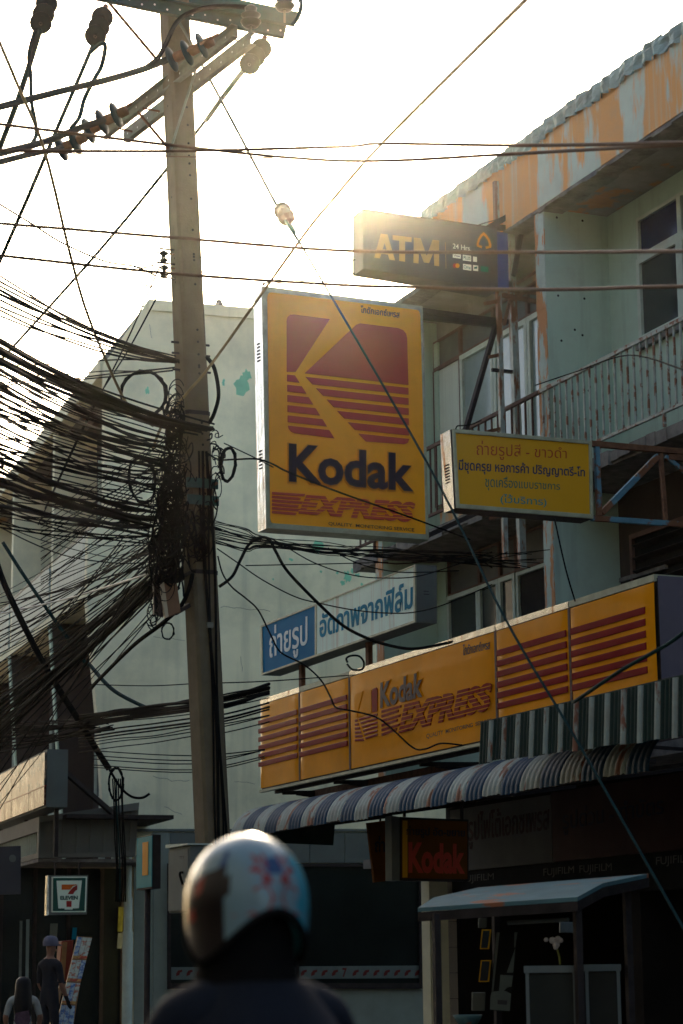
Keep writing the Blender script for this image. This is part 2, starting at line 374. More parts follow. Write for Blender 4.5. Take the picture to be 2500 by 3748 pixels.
# crumpled flashing sheets on the parapet
y = Y0
while y < YR-.3:
    L_ = min(rnd.uniform(.7, 1.25), YR-y); g = MB(); n, m_ = 14, 5; k0 = len(g.v); dz = rnd.uniform(-.015, .02)
    for i in range(n+1):
        for j in range(m_+1):
            t = j/m_; yy = y+(L_+.06)*i/n
            x = SX-.075-.03*math.sin(i*1.9+y*3)*(.3+t)+rnd.uniform(-.014, .014); zz = 11.80+dz-.26*t+rnd.uniform(-.009, .009)*(1+t)
            if j == 0: x += .10; zz += .015
            g.v.append(V((x-.004*(int(y*10) % 2), yy, zz)))
    for i in range(n):
        for j in range(m_):
            a = i*(m_+1)+j; g.f.append((a, a+1, a+m_+2, a+m_+1))
    g.build('flashing_sheet', 'flashing', A, smooth=False); y += L_
MB().box((SX-.02, Y0, 11.56), (SX+.3, YR-.05, 11.74)).build('parapet', 'concrete_rough', A)
# floors and ceilings
sb = MB(); y = Y0                               # third floor slab with a crumbling front edge
sb.box((SX+.02, Y0, 7.19), (20, 29.2, 7.35))
while y < 29.15:
    L_ = rnd.uniform(.15, .5); sb.box((SX-.05+rnd.uniform(0, .05), y, 7.17+rnd.uniform(0, .06)), (SX+.018, min(29.2, y+L_), 7.355-rnd.uniform(0, .035))); y += L_
sb.build('balcony_slab', 'concrete_rough', A)
MB().box((SX-.02, Y0, 3.80), (20, Y1, 3.945)).build('floor_slab', 'concrete_rough', A)
# window walls
def window(parent, ya, yb, z0, z1, x, fw=.055, fm='window_white', pm='glass_dim', rails=(), dep=.07, label=None):
    ya, yb = min(ya, yb), max(ya, yb); f = MB()
    f.box((x-dep/2, ya, z0), (x+dep/2, ya+fw, z1)); f.box((x-dep/2, yb-fw, z0), (x+dep/2, yb, z1))
    f.box((x-dep/2+.002, ya+fw, z0), (x+dep/2, yb-fw, z0+fw)); f.box((x-dep/2+.002, ya+fw, z1-fw), (x+dep/2, yb-fw, z1))
    for r_ in rails: f.box((x-dep/2+.006, ya+fw, r_), (x+dep/2, yb-fw, r_+fw*.7))
    o = f.build('window', fm, parent)
    MB().box((x+.004, ya+fw, z0+fw), (x+.012, yb-fw, z1-fw)).build('pane', pm, o)
    return o
def yw(px, py=1400, x=WX): return atx(px, py, x).y
wl = MB()
wl.box((WX+.04, 23.4, 7.35), (WX+.2, 28.2, 7.98)); wl.build('sill_wall', 'paint_peeling', A)
MB().box((WX+.04, 23.4, 10.43), (WX+.2, 28.2, 10.71)).build('lintel_wall', 'concrete_soffit', A)
MB().box((WX+.10, 23.4, 7.98), (WX+.2, 28.2, 10.43)).build('back_board', 'transom_dark', A)
MB().box((WX-.02, 28.06, 7.98), (WX+.06, 28.19, 10.43)).build('corner_post', 'wall_mint', A)
cuts = [yw(1590), yw(1690), yw(1813), yw(1940), 23.42]
window(A, cuts[0]-.005, cuts[1]+.005, 7.99, 9.99, WX, .02, 'wood_brown', 'board_white')
for i in range(1, 4): window(A, cuts[i]-.008, cuts[i+1]+.008, 7.99, 9.99, WX, .075, 'window_white', 'glass_dim')
for i in range(4): window(A, cuts[i]-.004, cuts[i+1]+.004, 10.0, 10.42, WX+.01, .028, 'wood_brown', 'transom_dark')
pp = MB(); pp.tube([(WX-.06, 23.5, 10.52), (WX-.06, 25.6, 10.50), (WX-.02, 25.66, 10.46)], .02, 8); pp.build('conduit', 'wood_brown', A)
# third floor, right bay
ww = MB(); wy = yw(2330, 1000)
ww.box((WX+.03, 18.18, 7.35), (WX+.2, 23.17, 8.86)); ww.box((WX+.03, wy, 8.86), (WX+.2, 23.17, 10.71)); ww.box((WX+.03, 18.18, 10.46), (WX+.2, wy, 10.71))
ww.build('bay_wall', 'wall_mint', A)
MB().box((WX-.04, 18.2, 8.80), (WX+.028, wy+.03, 8.895)).build('window_sill', 'concrete_rough', A)
MB().box((WX+.15, 18.2, 8.9), (WX+.2, wy, 10.46)).build('dark_room', 'void_black', A)
yy = wy
for i in range(4):
    w_ = .98 if i % 2 == 0 else .80
    window(A, yy-w_, yy, 8.90, 9.93, WX+.03, .07, 'window_white', 'glass_dark' if i % 2 == 0 else 'glass_dim')
    window(A, yy-w_, yy, 9.94, 10.45, WX+.05, .045, 'window_white', 'glass_blue'); yy -= w_
# second floor
MB().box((WX+.12, 23.4, 3.95), (WX+.2, 28.2, 7.19)).build('back_board', 'transom_dark', A)
MB().box((WX-.03, yw(1640, 2200), 3.95), (WX+.1, 28.19, 7.19)).build('corner_wall', 'wall_mint', A)
c2 = [yw(1642, 2200), yw(1757, 2200), yw(1832, 2200), yw(1893, 2200), yw(2012, 2200)]
for i in range(3): window(A, c2[i]-.006, c2[i+1]+.006, 4.7, 6.66, WX, .06, 'window_white', 'glass_dark')
window(A, c2[3]-.006, c2[4]+.006, 4.1, 6.66, WX+.02, .05, 'window_white', 'void_black')  # open doorway; a black sheet stands for the dark inside
for i in range(4): window(A, c2[i]-.004, c2[i+1]+.004, 6.67, 7.16, WX+.02, .025, 'wood_brown', 'transom_dark')
MB().box((WX-.02, c2[0]+.1, 3.96), (WX+.1, 23.42, 4.69)).build('sill_wall', 'wall_mint', A)
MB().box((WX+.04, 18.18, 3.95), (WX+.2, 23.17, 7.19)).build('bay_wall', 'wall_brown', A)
lv = window(A, 19.3, yw(2310, 2000), 4.9, 6.62, WX+.01, .06, 'wood_brown', 'void_black')
slat = MB().box((-.05, -1.62, -.006), (.05, 1.62, .006)).mesh('louvre'); slat.materials.append(MATS['steel_dark'])
for k in range(10): put(slat, 'louvre', (WX-.03, (19.3+yw(2310, 2000))/2, 5.05+k*.155), A, (0, R(28), 0))
MB().beam((WX+.0, 23.1, 6.12), (WX-.02, 22.0, 6.10), .04, .05).build('lintel_bar', 'concrete_rough', A)
# ground floor: dark shop interior
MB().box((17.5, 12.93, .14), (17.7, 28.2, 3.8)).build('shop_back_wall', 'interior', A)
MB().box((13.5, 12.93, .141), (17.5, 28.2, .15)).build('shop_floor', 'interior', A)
MB().box((13.05, 28.16, .14), (13.33, 28.42, 2.92)).build('corner_column', 'wall_cream', A)
tl = MB().box((0, 0, 0), (.115, .02, .335)).mesh('tile'); tl.materials.append(MATS['tile_beige'])
for k in range(8): put(tl, 'tile', (13.335, 28.145, .16+k*.343), A)
MB().box((13.335, 28.17, .14), (13.449, 28.42, 2.92)).build('column_core', 'concrete_rough', A)
MB().box((12.2, 28.1, 2.93), (13.5, 28.45, 3.05)).build('door_lintel', 'concrete_soffit', A)
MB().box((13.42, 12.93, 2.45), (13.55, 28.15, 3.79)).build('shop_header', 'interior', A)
# railings
def railing(y0, y1, m, step, x=SX-.03):
    r_ = MB(); r_.box((x-.022, y0, 8.41), (x+.022, y1, 8.455)); r_.box((x-.018, y0, 7.49), (x+.018, y1, 7.525))
    n = 0; yy = y0+.7
    while yy < y1: r_.box((x-.016, yy-.016, 7.34), (x+.016, yy+.016, 7.489)); yy += 1.45
    o = r_.build('railing', m, A)
    me = MB().box((-.011, -.011, 0), (.011, .011, .884)).mesh('rail_bar'); me.materials.append(MATS[m]); yy = y0+step
    while yy < y1-.03: put(me, 'rail_bar', (x+rnd.uniform(-.003, .003), yy+rnd.uniform(-.004, .004), 7.5255), o); yy += step
railing(23.38, 29.1, 'rail_rust', .185)
railing(14.0, 23.37, 'rail_pale', .145)

# ------------------------------------------------------------------ the cream building across the side lane
AW = R(4.8); C0 = V((10.48, 35.28, 0)); NW = V((-math.sin(AW), -math.cos(AW), 0)); EW = V((math.cos(AW), -math.sin(AW), 0)); SW = V((math.sin(AW), math.cos(AW), 0))
def wend(px, py, off=0): return atp(px, py, C0+NW*off, NW)
def wloc(t, o, z): return C0+SW*t+EW*o+V((0, 0, z))        # along the street, into the building, height
B = thing('cream_building', 'tall cream rendered building with blank end wall and stained roof edge beyond the side lane', 'building', C0)
out = [wend(*q) for q in ((542, 1104), (384, 1330), (381, 1900), (322, 1965), (318, 2198), (360, 2665), (375, 2935), (375, 3050), (490, 3135))]
base = wend(490, 3400); out.append(V((base.x, base.y, 0)))
far = C0+EW*16
out += [V((far.x, far.y, 0)), V((far.x, far.y, 12.79))]
MB().prism(out, SW*.22).build('end_wall', 'wall_cream', B)
cp = MB(); a, b = out[0], out[-1]
cp.hexa([a+V((0, 0, -.16))-SW*.05, b+V((0, 0, -.16))-SW*.05, b+V((0, 0, -.16))+SW*.4, a+V((0, 0, -.16))+SW*.4], [a+V((0, 0, .03))-SW*.05, b+V((0, 0, .03))-SW*.05, b+V((0, 0, .03))+SW*.4, a+V((0, 0, .03))+SW*.4])
cp.build('coping', 'wall_cream', B)
for t in (2.05, 4.6, 5.0):
    p = C0+EW*t; MB().lathe([(.09, 0), (.09, .08), (.06, .13), (.05, .18), (0, .19)], V((p.x, p.y, 12.82))+SW*.2, UP, 10).build('roof_vent', 'concrete_rough', B)
mat('paint_mint', (.22, .55, .36), .85, var=.15, scale=5, bump=.1)
# old mint paint patches left on the end wall
def blob(mb, px, py, rx, ry, off=.006, n=14):
    c = []
    for k in range(n):
        q = k*2*math.pi/n; rr = rnd.uniform(.55, 1.25); c.append(wend(px+math.cos(q)*rx*rr, py+math.sin(q)*ry*rr, off))
    MB().prism(c, NW*-.004).build('paint_patch', 'paint_mint', B)
for q in ((885, 1405, 26, 40), (905, 1375, 18, 22), (818, 1400, 6, 14), (540, 1430, 7, 16), (1160, 2000, 22, 24), (1270, 2110, 14, 22), (1290, 2090, 8, 9), (1175, 2092, 5, 5), (1065, 2048, 8, 6), (1235, 2096, 6, 6), (1310, 2105, 9, 8), (1000, 2120, 4, 5), (1325, 2140, 6, 6), (1255, 2135, 10, 9)):
    blob(None, *q)
# hairline cracks and day-work joint
def crack(pts, r_=.004):
    P = []
    for (x0, y0), (x1, y1) in zip(pts, pts[1:]):
        for k in range(6): P.append((x0+(x1-x0)*k/6+rnd.uniform(-2, 2), y0+(y1-y0)*k/6+rnd.uniform(-3, 3)))
    MB().tube([wend(x, y, .001) for x, y in P], r_, 4).build('wall_crack', 'concrete_rough', B)
crack([(806, 2221), (900, 2229), (1005, 2238)]); crack([(560, 2330), (700, 2345)], .003); crack([(560, 2840), (640, 2860), (705, 2855)], .003); crack([(860, 2860), (950, 2870)], .003)
crack([(880, 2400), (890, 2470)], .003); crack([(600, 2950), (680, 2990)], .003); crack([(555, 1235), (545, 1180)], .003)
# recessed street side with fins, sloping roof edge and clad balconies
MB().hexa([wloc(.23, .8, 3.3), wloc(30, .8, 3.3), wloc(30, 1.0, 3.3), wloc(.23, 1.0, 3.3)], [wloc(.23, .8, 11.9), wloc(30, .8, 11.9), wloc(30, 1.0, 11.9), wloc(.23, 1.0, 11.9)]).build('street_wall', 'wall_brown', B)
for t in (4.45, 8.9, 13.35, 17.8, 22.2):
    MB().prism([wloc(t, .8, 8.06), wloc(t, .0, 8.06), wloc(t, .0, 11.5), wloc(t, .8, 11.5)], SW*.2).build('fin', 'wall_cream', B)
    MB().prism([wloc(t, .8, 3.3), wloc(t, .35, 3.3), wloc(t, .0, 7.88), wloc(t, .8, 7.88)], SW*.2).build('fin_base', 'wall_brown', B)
    MB().prism([wloc(t, .34, 3.3), wloc(t, .31, 3.3), wloc(t, -.04, 7.88), wloc(t, -.01, 7.88)], SW*.2).build('fin_edge', 'wall_mint', B)  # pale strip painted as the lit edge of the fin
ro = MB()
for z0, z1, o0, o1 in ((11.52, 11.80, -.03, .25),):
    ro.hexa([wloc(.23, o0, z0), wloc(30, o0, z0), wloc(30, o1, z0), wloc(.23, o1, z0)], [wloc(.23, o0, z1), wloc(30, o0, z1), wloc(30, o1, z1), wloc(.23, o1, z1)])
ro.build('roof_edge', 'wall_cream', B)
MB().hexa([wloc(.23, .0, 11.81), wloc(30, .0, 11.81), wloc(30, 6, 11.81), wloc(.23, 6, 11.81)], [wloc(.23, .02, 11.84), wloc(30, .02, 11.84), wloc(30, .74, 12.8), wloc(.23, .74, 12.8)]).build('sloping_roof', 'concrete_soffit', B)
for t0, t1 in ((.3, 4.4), (4.7, 8.85), (9.15, 13.3)):
    bm_ = MB(); n = 64
    for i in range(n):
        ta, tb = t0+(t1-t0)*i/n, t0+(t1-t0)*(i+1)/n; o_ = -.02 if i % 2 else .005
        bm_.hexa([wloc(ta, o_, 8.05), wloc(tb, o_, 8.05), wloc(tb, .08, 8.05), wloc(ta, .08, 8.05)], [wloc(ta, o_, 8.98), wloc(tb, o_, 8.98), wloc(tb, .08, 8.98), wloc(ta, .08, 8.98)])
    bo = bm_.build('cladding_sheet', 'corrugated', B)
    MB().tube([wloc(t0-.05, .02, 9.02), wloc(t1+.05, .02, 9.02)], .035, 8).build('balcony_rail', 'steel_galv', bo)
    MB().hexa([wloc(t0-.1, .0, 7.9), wloc(t1+.2, .0, 7.9), wloc(t1+.2, .8, 7.9), wloc(t0-.1, .8, 7.9)], [wloc(t0-.1, .0, 8.04), wloc(t1+.2, .0, 8.04), wloc(t1+.2, .8, 8.04), wloc(t0-.1, .8, 8.04)]).build('balcony_floor', 'wall_cream', B)
for t, o_, w_, z0, z1 in ((1.0, .5, .06, 3.4, 6.4), (1.9, .62, .05, 3.4, 5.9), (2.6, .55, .10, 3.4, 5.6), (6.2, .6, .08, 3.4, 7.6)):
    MB().hexa([wloc(t, o_, z0), wloc(t+w_, o_, z0), wloc(t+w_, o_+w_, z0), wloc(t, o_+w_, z0)], [wloc(t, o_, z1), wloc(t+w_, o_, z1), wloc(t+w_, o_+w_, z1), wloc(t, o_+w_, z1)]).build('downpipe', 'window_white', B)
def wwin(t0, t1, z0, z1, o_=.78):
    f = MB(); fw = .06
    def bx(a, b, c, d, q0, q1): f.hexa([wloc(a, q0, c), wloc(b, q0, c), wloc(b, q1, c), wloc(a, q1, c)], [wloc(a, q0, d), wloc(b, q0, d), wloc(b, q1, d), wloc(a, q1, d)])
    bx(t0, t0+fw, z0, z1, o_-.05, o_+.01); bx(t1-fw, t1, z0, z1, o_-.05, o_+.01); bx(t0+fw, t1-fw, z0, z0+fw, o_-.048, o_+.01); bx(t0+fw, t1-fw, z1-fw, z1, o_-.048, o_+.01)
    o = f.build('window', 'window_white', B); g = MB()
    g.hexa([wloc(t0+fw, o_-.01, z0+fw), wloc(t1-fw, o_-.01, z0+fw), wloc(t1-fw, o_, z0+fw), wloc(t0+fw, o_, z0+fw)], [wloc(t0+fw, o_-.01, z1-fw), wloc(t1-fw, o_-.01, z1-fw), wloc(t1-fw, o_, z1-fw), wloc(t0+fw, o_, z1-fw)])
    g.build('pane', 'glass_dark', o)
for t0 in (.7, 5.2, 9.6, 14.0):
    wwin(t0, t0+1.6, 9.0, 10.9); wwin(t0+1.7, t0+3.3, 9.0, 10.9); wwin(t0, t0+1.6, 4.6, 6.6); wwin(t0+1.7, t0+3.3, 4.6, 6.6)
# ground floor of the end wall: cladding boards and shop window
bd = [490, 560, 622]+[622+i*128 for i in range(1, 8)]
for i, (xa, xb) in enumerate(zip(bd, bd[1:])):
    lo = 3161 if xa >= 560 else 3135
    if xa < 622:
        q = [(xa+1, 3046), (xb-1, 3046), (xb-1, 3740), (xa+1, 3740)] if xa > 500 else [(xa+1, 3140), (xb-1, 3046), (xb-1, 3740), (xa+1, 3740)]
        pts = [wend(*k, .03) for k in q]; pts[2].z = pts[3].z = .15
    else: pts = [wend(*k, .03) for k in ((xa+1, 3046), (xb-1, 3046), (xb-1, 3158), (xa+1, 3158))]
    MB().prism(pts, NW*-.028).build('cladding_board', 'wall_lower' if xa < 622 else 'sheet_grey', B)
MB().prism([wend(*k, .05) for k in ((500, 3034), (1400, 3034), (1400, 3043), (500, 3043))], NW*-.048).build('cornice', 'sheet_grey', B)
sw = MB(); q = lambda x0, y0, x1, y1, m_: m_.prism([wend(*k, .09) for k in ((x0, y0), (x1, y0), (x1, y1), (x0, y1))], NW*-.07)
q(615, 3160, 626, 3620, sw); q(1536, 3160, 1550, 3620, sw); q(627, 3160, 1535, 3172, sw); q(627, 3598, 1535, 3620, sw); q(1085, 3173, 1095, 3597, sw)
so_ = sw.build('shop_window', 'steel_dark', B)
MB().prism([wend(*k, .045) for k in ((622, 3170), (1540, 3170), (1540, 3610), (622, 3610))], NW*-.03).build('pane', 'glass_shop', so_)
MB().prism([wend(*k, .050) for k in ((627, 3540), (1535, 3534), (1535, 3580), (627, 3586))], NW*-.004).build('window_strip', 'paper_white', so_)
x = 645; k = 0
while x < 1530:
    if k % 10 == 6: lettering('numeral', '7', 'motif_red', so_, Face(C0+NW*.05, NW), [(x, 3543), (x+16, 3543), (x+16, 3576), (x, 3576)], .003, bold=.03)
    elif not (1080 < x+20 < 1112): MB().prism([wend(*p_, .054) for p_ in ((x, 3563), (x+7, 3552), (x+22, 3549), (x+22, 3557), (x+14, 3560), (x+12, 3568), (x, 3573))], NW*-.003).build('sandwich_motif', 'motif_red', so_)
    x += 38; k += 1
MB().prism([V(wend(615, 3621, .03)), V(wend(1640, 3621, .03)), V((wend(1640, 3621, .03).x, wend(1640, 3621, .03).y, .15)), V((wend(615, 3621, .03).x, wend(615, 3621, .03).y, .15))], NW*-.028).build('window_apron', 'wall_lower', B)
# open corner under the canopy: dark store front
sf = MB(); P = [wloc(.6, -2.2, .15), wloc(.6, .9, .15), wloc(.6, .9, 3.3), wloc(.6, -2.2, 3.3)]
sf.prism(P, SW*.1); sf.build('store_front', 'glass_shop', B)
for o_ in (-2.1, -1.5, -.95, -.4, .15, .5):
    MB().prism([wloc(.55, o_, .15), wloc(.55, o_+.06, .15), wloc(.55, o_+.06, 3.3), wloc(.55, o_, 3.3)], SW*.04).build('mullion', 'steel_dark', B)
MB().prism([wloc(.6, -2.2, .15), wloc(20, -2.2, .15), wloc(20, -2.2, 3.3), wloc(.6, -2.2, 3.3)], EW*.1).build('shutter', 'wall_brown', B)
wp = wend(468, 3400, .4)
MB().lathe([(.085, .15), (.085, 2.2), (.07, 2.22), (.07, 2.75), (.055, 2.76), (.055, 3.4)], V((wp.x, wp.y, 0)), UP, 14).build('corner_post', 'window_white', B, smooth=True)
# panelled canopy over the corner
K = thing('store_canopy', 'grey panelled canopy wrapped around the corner above the convenience store', 'canopy', wend(330, 3140, 1.5))
kq = [(143, 2989), (510, 2937), (494, 3135), (140, 3140)]
MB().prism([wend(*k, 1.5) for k in kq], SW*.15).build('panel_back', 'canopy_grey', K)
def kpt(u, v): a = V(kq[0])*(1-u)+V(kq[1])*u; b = V(kq[3])*(1-u)+V(kq[2])*u; return tuple(a*(1-v)+b*v)
def kpiece(u0, u1, v0, v1, h, name, m='canopy_grey'):
    MB().prism([wend(*kpt(a, b), 1.5+h) for a, b in ((u0, v0), (u1, v0), (u1, v1), (u0, v1))], SW*(h-.002)).build(name, m, K)
kpiece(0, 1, 0, .14, .07, 'top_rail'); kpiece(0, 1, .9, 1, .06, 'bottom_rail')
for u in (.0, .145, .245, .385, .525, .665, .775, .93): kpiece(u, u+.022, .141, .899, .04, 'batten')
a0, b0 = wend(143, 2989, 1.5), wend(140, 3140, 1.5)
rl = MB(); rl.prism([a0, a0+SW*5, a0+SW*5-V((0, 0, .22)), a0-V((0, 0, .22))], EW*.1); rl.prism([b0+V((0, 0, .08)), b0+SW*5+V((0, 0, .08)), b0+SW*5, b0], EW*.1)
rl.build('side_rail', 'canopy_grey', K)
bar = MB().box((-.014, -.014, 0), (.014, .014, a0.z-b0.z-.31)).mesh('bar'); bar.materials.append(MATS['window_white'])
for k in range(24): put(bar, 'bar', b0+SW*(.1+k*.2)+EW*.05+V((0, 0, .085)), K)
MB().hexa([b0-V((0, 0, .06)), b0+SW*6-V((0, 0, .06)), b0+SW*6+EW*3-V((0, 0, .06)), b0+EW*1.55-V((0, 0, .06))], [b0-V((0, 0, .01)), b0+SW*6-V((0, 0, .01)), b0+SW*6+EW*3-V((0, 0, .01)), b0+EW*1.55-V((0, 0, .01))]).build('soffit', 'concrete_rough', K)
# shop board above the canopy, gloss reflections painted into its panels
G = thing('shop_board', 'glossy board with dark red lower band above the store canopy, reflecting wires', 'sign', wloc(-2.3, -1.3, 4.0))
bq = lambda t0, t1, z0, z1, h: MB().prism([wloc(t0, -1.3-h, z0), wloc(t1, -1.3-h, z0), wloc(t1, -1.3-h, z1), wloc(t0, -1.3-h, z1)], EW*(h-.002 if h > .01 else .32))
bq(-2.35, 3.5, 4.03, 4.9, 0).build('board_box', 'sheet_grey', G)
for t0, t1 in ((-2.3, -1.0), (-.97, .6), (.63, 2.2), (2.23, 3.4)):
    bq(t0, t1, 4.36, 4.86, .03).build('board_panel', 'billboard', G); bq(t0, t1, 4.06, 4.34, .03).build('board_panel', 'billboard_red', G)
bq(-2.36, 3.5, 4.345, 4.355, .035).build('board_strip', 'seven_red', G)
MB().beam(wloc(-2.1, -1.0, 4.6), wloc(-1.6, -.1, 3.98), .07).build('strut', 'steel_dark', G)
for t in (-2.1, .5, 3.0): MB().beam(wloc(t, -1.1, 3.3), wloc(t, -1.1, 4.02), .06).build('post', 'steel_dark', G)
MB().hexa([wloc(-1.9, -.9, 3.9), wloc(1, -.9, 3.9), wloc(1, .78, 3.9), wloc(-1.9, .78, 3.9)], [wloc(-1.9, -.9, 3.96), wloc(1, -.9, 3.96), wloc(1, .78, 3.96), wloc(-1.9, .78, 3.96)]).build('deck', 'steel_dark', G)

# ------------------------------------------------------------------ unseen rows across the street and beside the viewer, added to block sky
mat('far_wall', (.24, .21, .17), .9, var=.15, scale=1, bump=.1, streak=(.3, .28, .24), samt=.4, sscale=(3, 3, .3))
mat('far_wall_b', (.17, .18, .17), .9, var=.15, scale=1, bump=.1, streak=(.25, .25, .22), samt=.4, sscale=(3, 3, .3))
def opposite(y0, y1, h, m, lab):
    r = thing('shophouse', lab, 'building', (-6, y0, 0), 'shophouses across the street from the signs')
    MB().box((-18, y0, 0), (-6, y1-.02, h)).build('wall', m, r)
    MB().box((-18.1, y0, h), (-5.8, y1-.02, h+.5)).build('parapet', m, r)
    MB().box((-6, y0+.1, 2.9), (-4.4, y1-.12, 3.05)).build('awning', 'sheet_grey', r)
    MB().box((-5.99, y0+.4, .15), (-5.95, y1-.4, 2.8)).build('shutter', 'steel_dark', r)
    z = 4.2
    while z < h-2:
        n = max(2, int((y1-y0)/2.2)); s = (y1-y0)/n
        for i in range(n):
            f = MB().box((-5.999, y0+s*i+.4, z), (-5.92, y0+s*(i+1)-.4, z+1.5)).build('window', 'window_white', r)
            MB().box((-5.919, y0+s*i+.48, z+.08), (-5.915, y0+s*(i+1)-.48, z+1.42)).build('pane', 'glass_dark', f)
        z += 3.3
row = [(-62, 'far_wall', 17.5), (-53, 'far_wall_b', 16.6), (-44, 'far_wall', 18.2), (-35, 'far_wall_b', 17.0), (-26, 'far_wall', 18.0), (-17, 'far_wall_b', 17.4), (-8, 'far_wall', 18.4), (1, 'far_wall_b', 17.2), (10, 'far_wall', 17.8), (19, 'far_wall_b', 17.0), (28, 'far_wall', 11.0), (37, 'far_wall_b', 10.2), (46, 'far_wall', 14.8), (55, 'far_wall_b', 16.0), (64, 'far_wall', 15.4), (73, 'far_wall_b', 16.2), (82, 'far_wall', 15.0), (91, 'far_wall_b', 16.4), (100, 'far_wall', 15.6)]  # heights set to shade the low street and steer sign reflections
for y, m_, h in row: opposite(y, y+9, h, m_, '%s shophouse in the row across the street, out of the picture' % ('brown' if m_ == 'far_wall' else 'grey'))
for k in range(8):                              # near row carried on towards and behind the viewer, unseen, to block sky
    y = 3.6-k*9; r = thing('shophouse', 'grey three storey shophouse nearer than the sign shop, out of the picture', 'building', (12.5, y, 0), 'shophouses in the near row beside the viewer')
    MB().box((12.5, y, 0), (24, y+9.05, 11.2)).build('wall', 'far_wall_b', r)
    MB().box((10.4, y+.2, 3.2), (12.5, y+8.8, 3.35)).build('awning', 'sheet_grey', r)
    for z in (4.4, 7.7):
        for i in range(3):
            f = MB().box((12.43, y+.6+i*2.8, z), (12.499, y+2.8+i*2.8, z+1.7)).build('window', 'window_white', r); MB().box((12.42, y+.7+i*2.8, z+.1), (12.429, y+2.7+i*2.8, z+1.6)).build('pane', 'glass_dark', f)

# ================================================================== SIGNS
# ------------------------------------------------------------------ big vertical box sign
KY = 24.2
Z1 = zm(900, 1000, 1.96)
cor = [aty(*q, KY) for q in ((959, 1048), (1545, 1122), (1568, 1977), (976, 1934))]
S1 = thing('hanging_sign', 'tall yellow box sign with a big red K emblem hung above the lane', 'sign', cor[3])
fc = Face((0, KY, 0), (0, -1, 0))
MB().prism(cor, (0, .27, 0)).build('sign_box', 'alu_frame', S1)
lf = MB(); a, d = cor[0], cor[3]                # shiny reflecting side with vents
for y0, y1 in ((KY+.0, KY+.075), (KY+.085, KY+.19), (KY+.20, KY+.275)):
    lf.hexa([V((d.x-.006, y0, d.z)), V((d.x-.001, y0, d.z)), V((d.x-.001, y1, d.z)), V((d.x-.006, y1, d.z))], [V((a.x-.006, y0, a.z)), V((a.x-.001, y0, a.z)), V((a.x-.001, y1, a.z)), V((a.x-.006, y1, a.z))])
lf.build('side_sheet', 'alu_shiny', S1)
for zc in (8.75, 7.43):
    for k in range(6):
        x = d.x+(a.x-d.x)*((zc+k*.04)-d.z)/(a.z-d.z); MB().box((x-.016, KY+.10, zc+k*.042), (x-.007, KY+.18, zc+k*.042+.012)).build('vent_slot', 'steel_dark', S1)
fr = MB(); w_ = 22
fq = [(959, 1048), (1545, 1122), (1568, 1977), (976, 1934)]
iq = [(973, 1068), (1537, 1137), (1556, 1957), (984, 1915)]
for i in range(4):
    j = (i+1) % 4; slabpx(fr, fc, [fq[i], fq[j], iq[j], iq[i]], .001, .022)
fr.build('sign_frame', 'alu_frame', S1, bevel=.004)
pf = MB(); slabpx(pf, fc, rquad([Z1(150, 135), Z1(1247, 262), Z1(1297, 1882), Z1(172, 1800)], 4, .03), .0015, .018); pf.build('sign_face', 'sign_yellow', S1, bevel=.012)
H0, H1 = .0185, .030
def kp(name, pts, m='sign_red', h1=H1):
    q = MB(); slabpx(q, fc, [Z1(*p_) for p_ in pts], H0, h1); return q.build(name, m, S1, bevel=.005)
kp('emblem_piece', [(288, 712), (287, 345), (294, 318), (312, 303), (342, 300), (597, 333), (352, 712)])
kp('emblem_piece', [(416, 722), (785, 374), (815, 363), (1085, 397), (1122, 412), (1143, 438), (1151, 470), (1160, 806)])
xl = lambda y: 345+(y-733)*280/447
xr = lambda y: 420+(y-745)*420/450
def on(a, f, y):                                # where the stripe line meets a slanting edge
    x = f(y)
    for _ in range(12): x = f(a+.11*(x-292))
    return x, a+.11*(x-292)
for k in range(6):
    t, b = 730+73*k, 780+73*k
    L = lambda a, x: (x, a+.11*(x-292))
    if k < 5: kp('emblem_stripe', [L(t, 290+k), on(t, xl, t), on(b, xl, b), L(b, 290+k)]); kp('emblem_stripe', [on(t+2, xr, t+20), L(t, 1160+k), L(b, 1161+k), on(b+2, xr, b+20)])
    else:
        kp('emblem_stripe', [L(t, 296), on(t, xl, t), on(b+6, xl, b+6), (345, 1152), (318, 1140), (302, 1120)])
        kp('emblem_stripe', [on(t+2, xr, t+20), L(t, 1167), (1166, 1195), (1155, 1220), (1130, 1230), on(b+4, xr, b+20)])
tq = [Z1(300, 1226), Z1(1192, 1306), Z1(1192, 1574), Z1(300, 1502)]
bq2 = [Z1(292, 1218), Z1(1202, 1298), Z1(1202, 1586), Z1(292, 1512)]
lettering('lettering_edge', 'Kodak', 'sign_ink_orange', S1, fc, bq2, .0186, .034, bold=.045)
lettering('lettering', 'Kodak', 'sign_ink', S1, fc, tq, .0345, .046, bold=.03)
lettering('lettering', 'EXPRESS', 'sign_red', S1, fc, [Z1(392, 1590), Z1(1208, 1646), Z1(1206, 1793), Z1(372, 1728)], .0186, .034, bold=.045, shear=.22)
for k in range(5):                              # thin speed lines cutting the word
    t = 1612+k*23; q = MB(); slabpx(q, fc, [Z1(370, t), Z1(1210, t+61), Z1(1210, t+66), Z1(370, t+5)], .0345, .0355); q.build('speed_line', 'sign_yellow', S1)
for k in range(6):
    t = 1572+k*27; q = MB(); slabpx(q, fc, [Z1(183, t), Z1(420-k*8-(k % 2)*22, t+15), Z1(412-k*8-(k % 2)*22, t+32), Z1(181, t+17)], .0186, .032); q.build('speed_bar', 'sign_red', S1)
lettering('lettering', 'QUALITY  MONITORING SERVICE', 'sign_ink', S1, fc, [Z1(588, 1786), Z1(1203, 1832), Z1(1203, 1860), Z1(588, 1813)], .0186, .021, bold=.006)
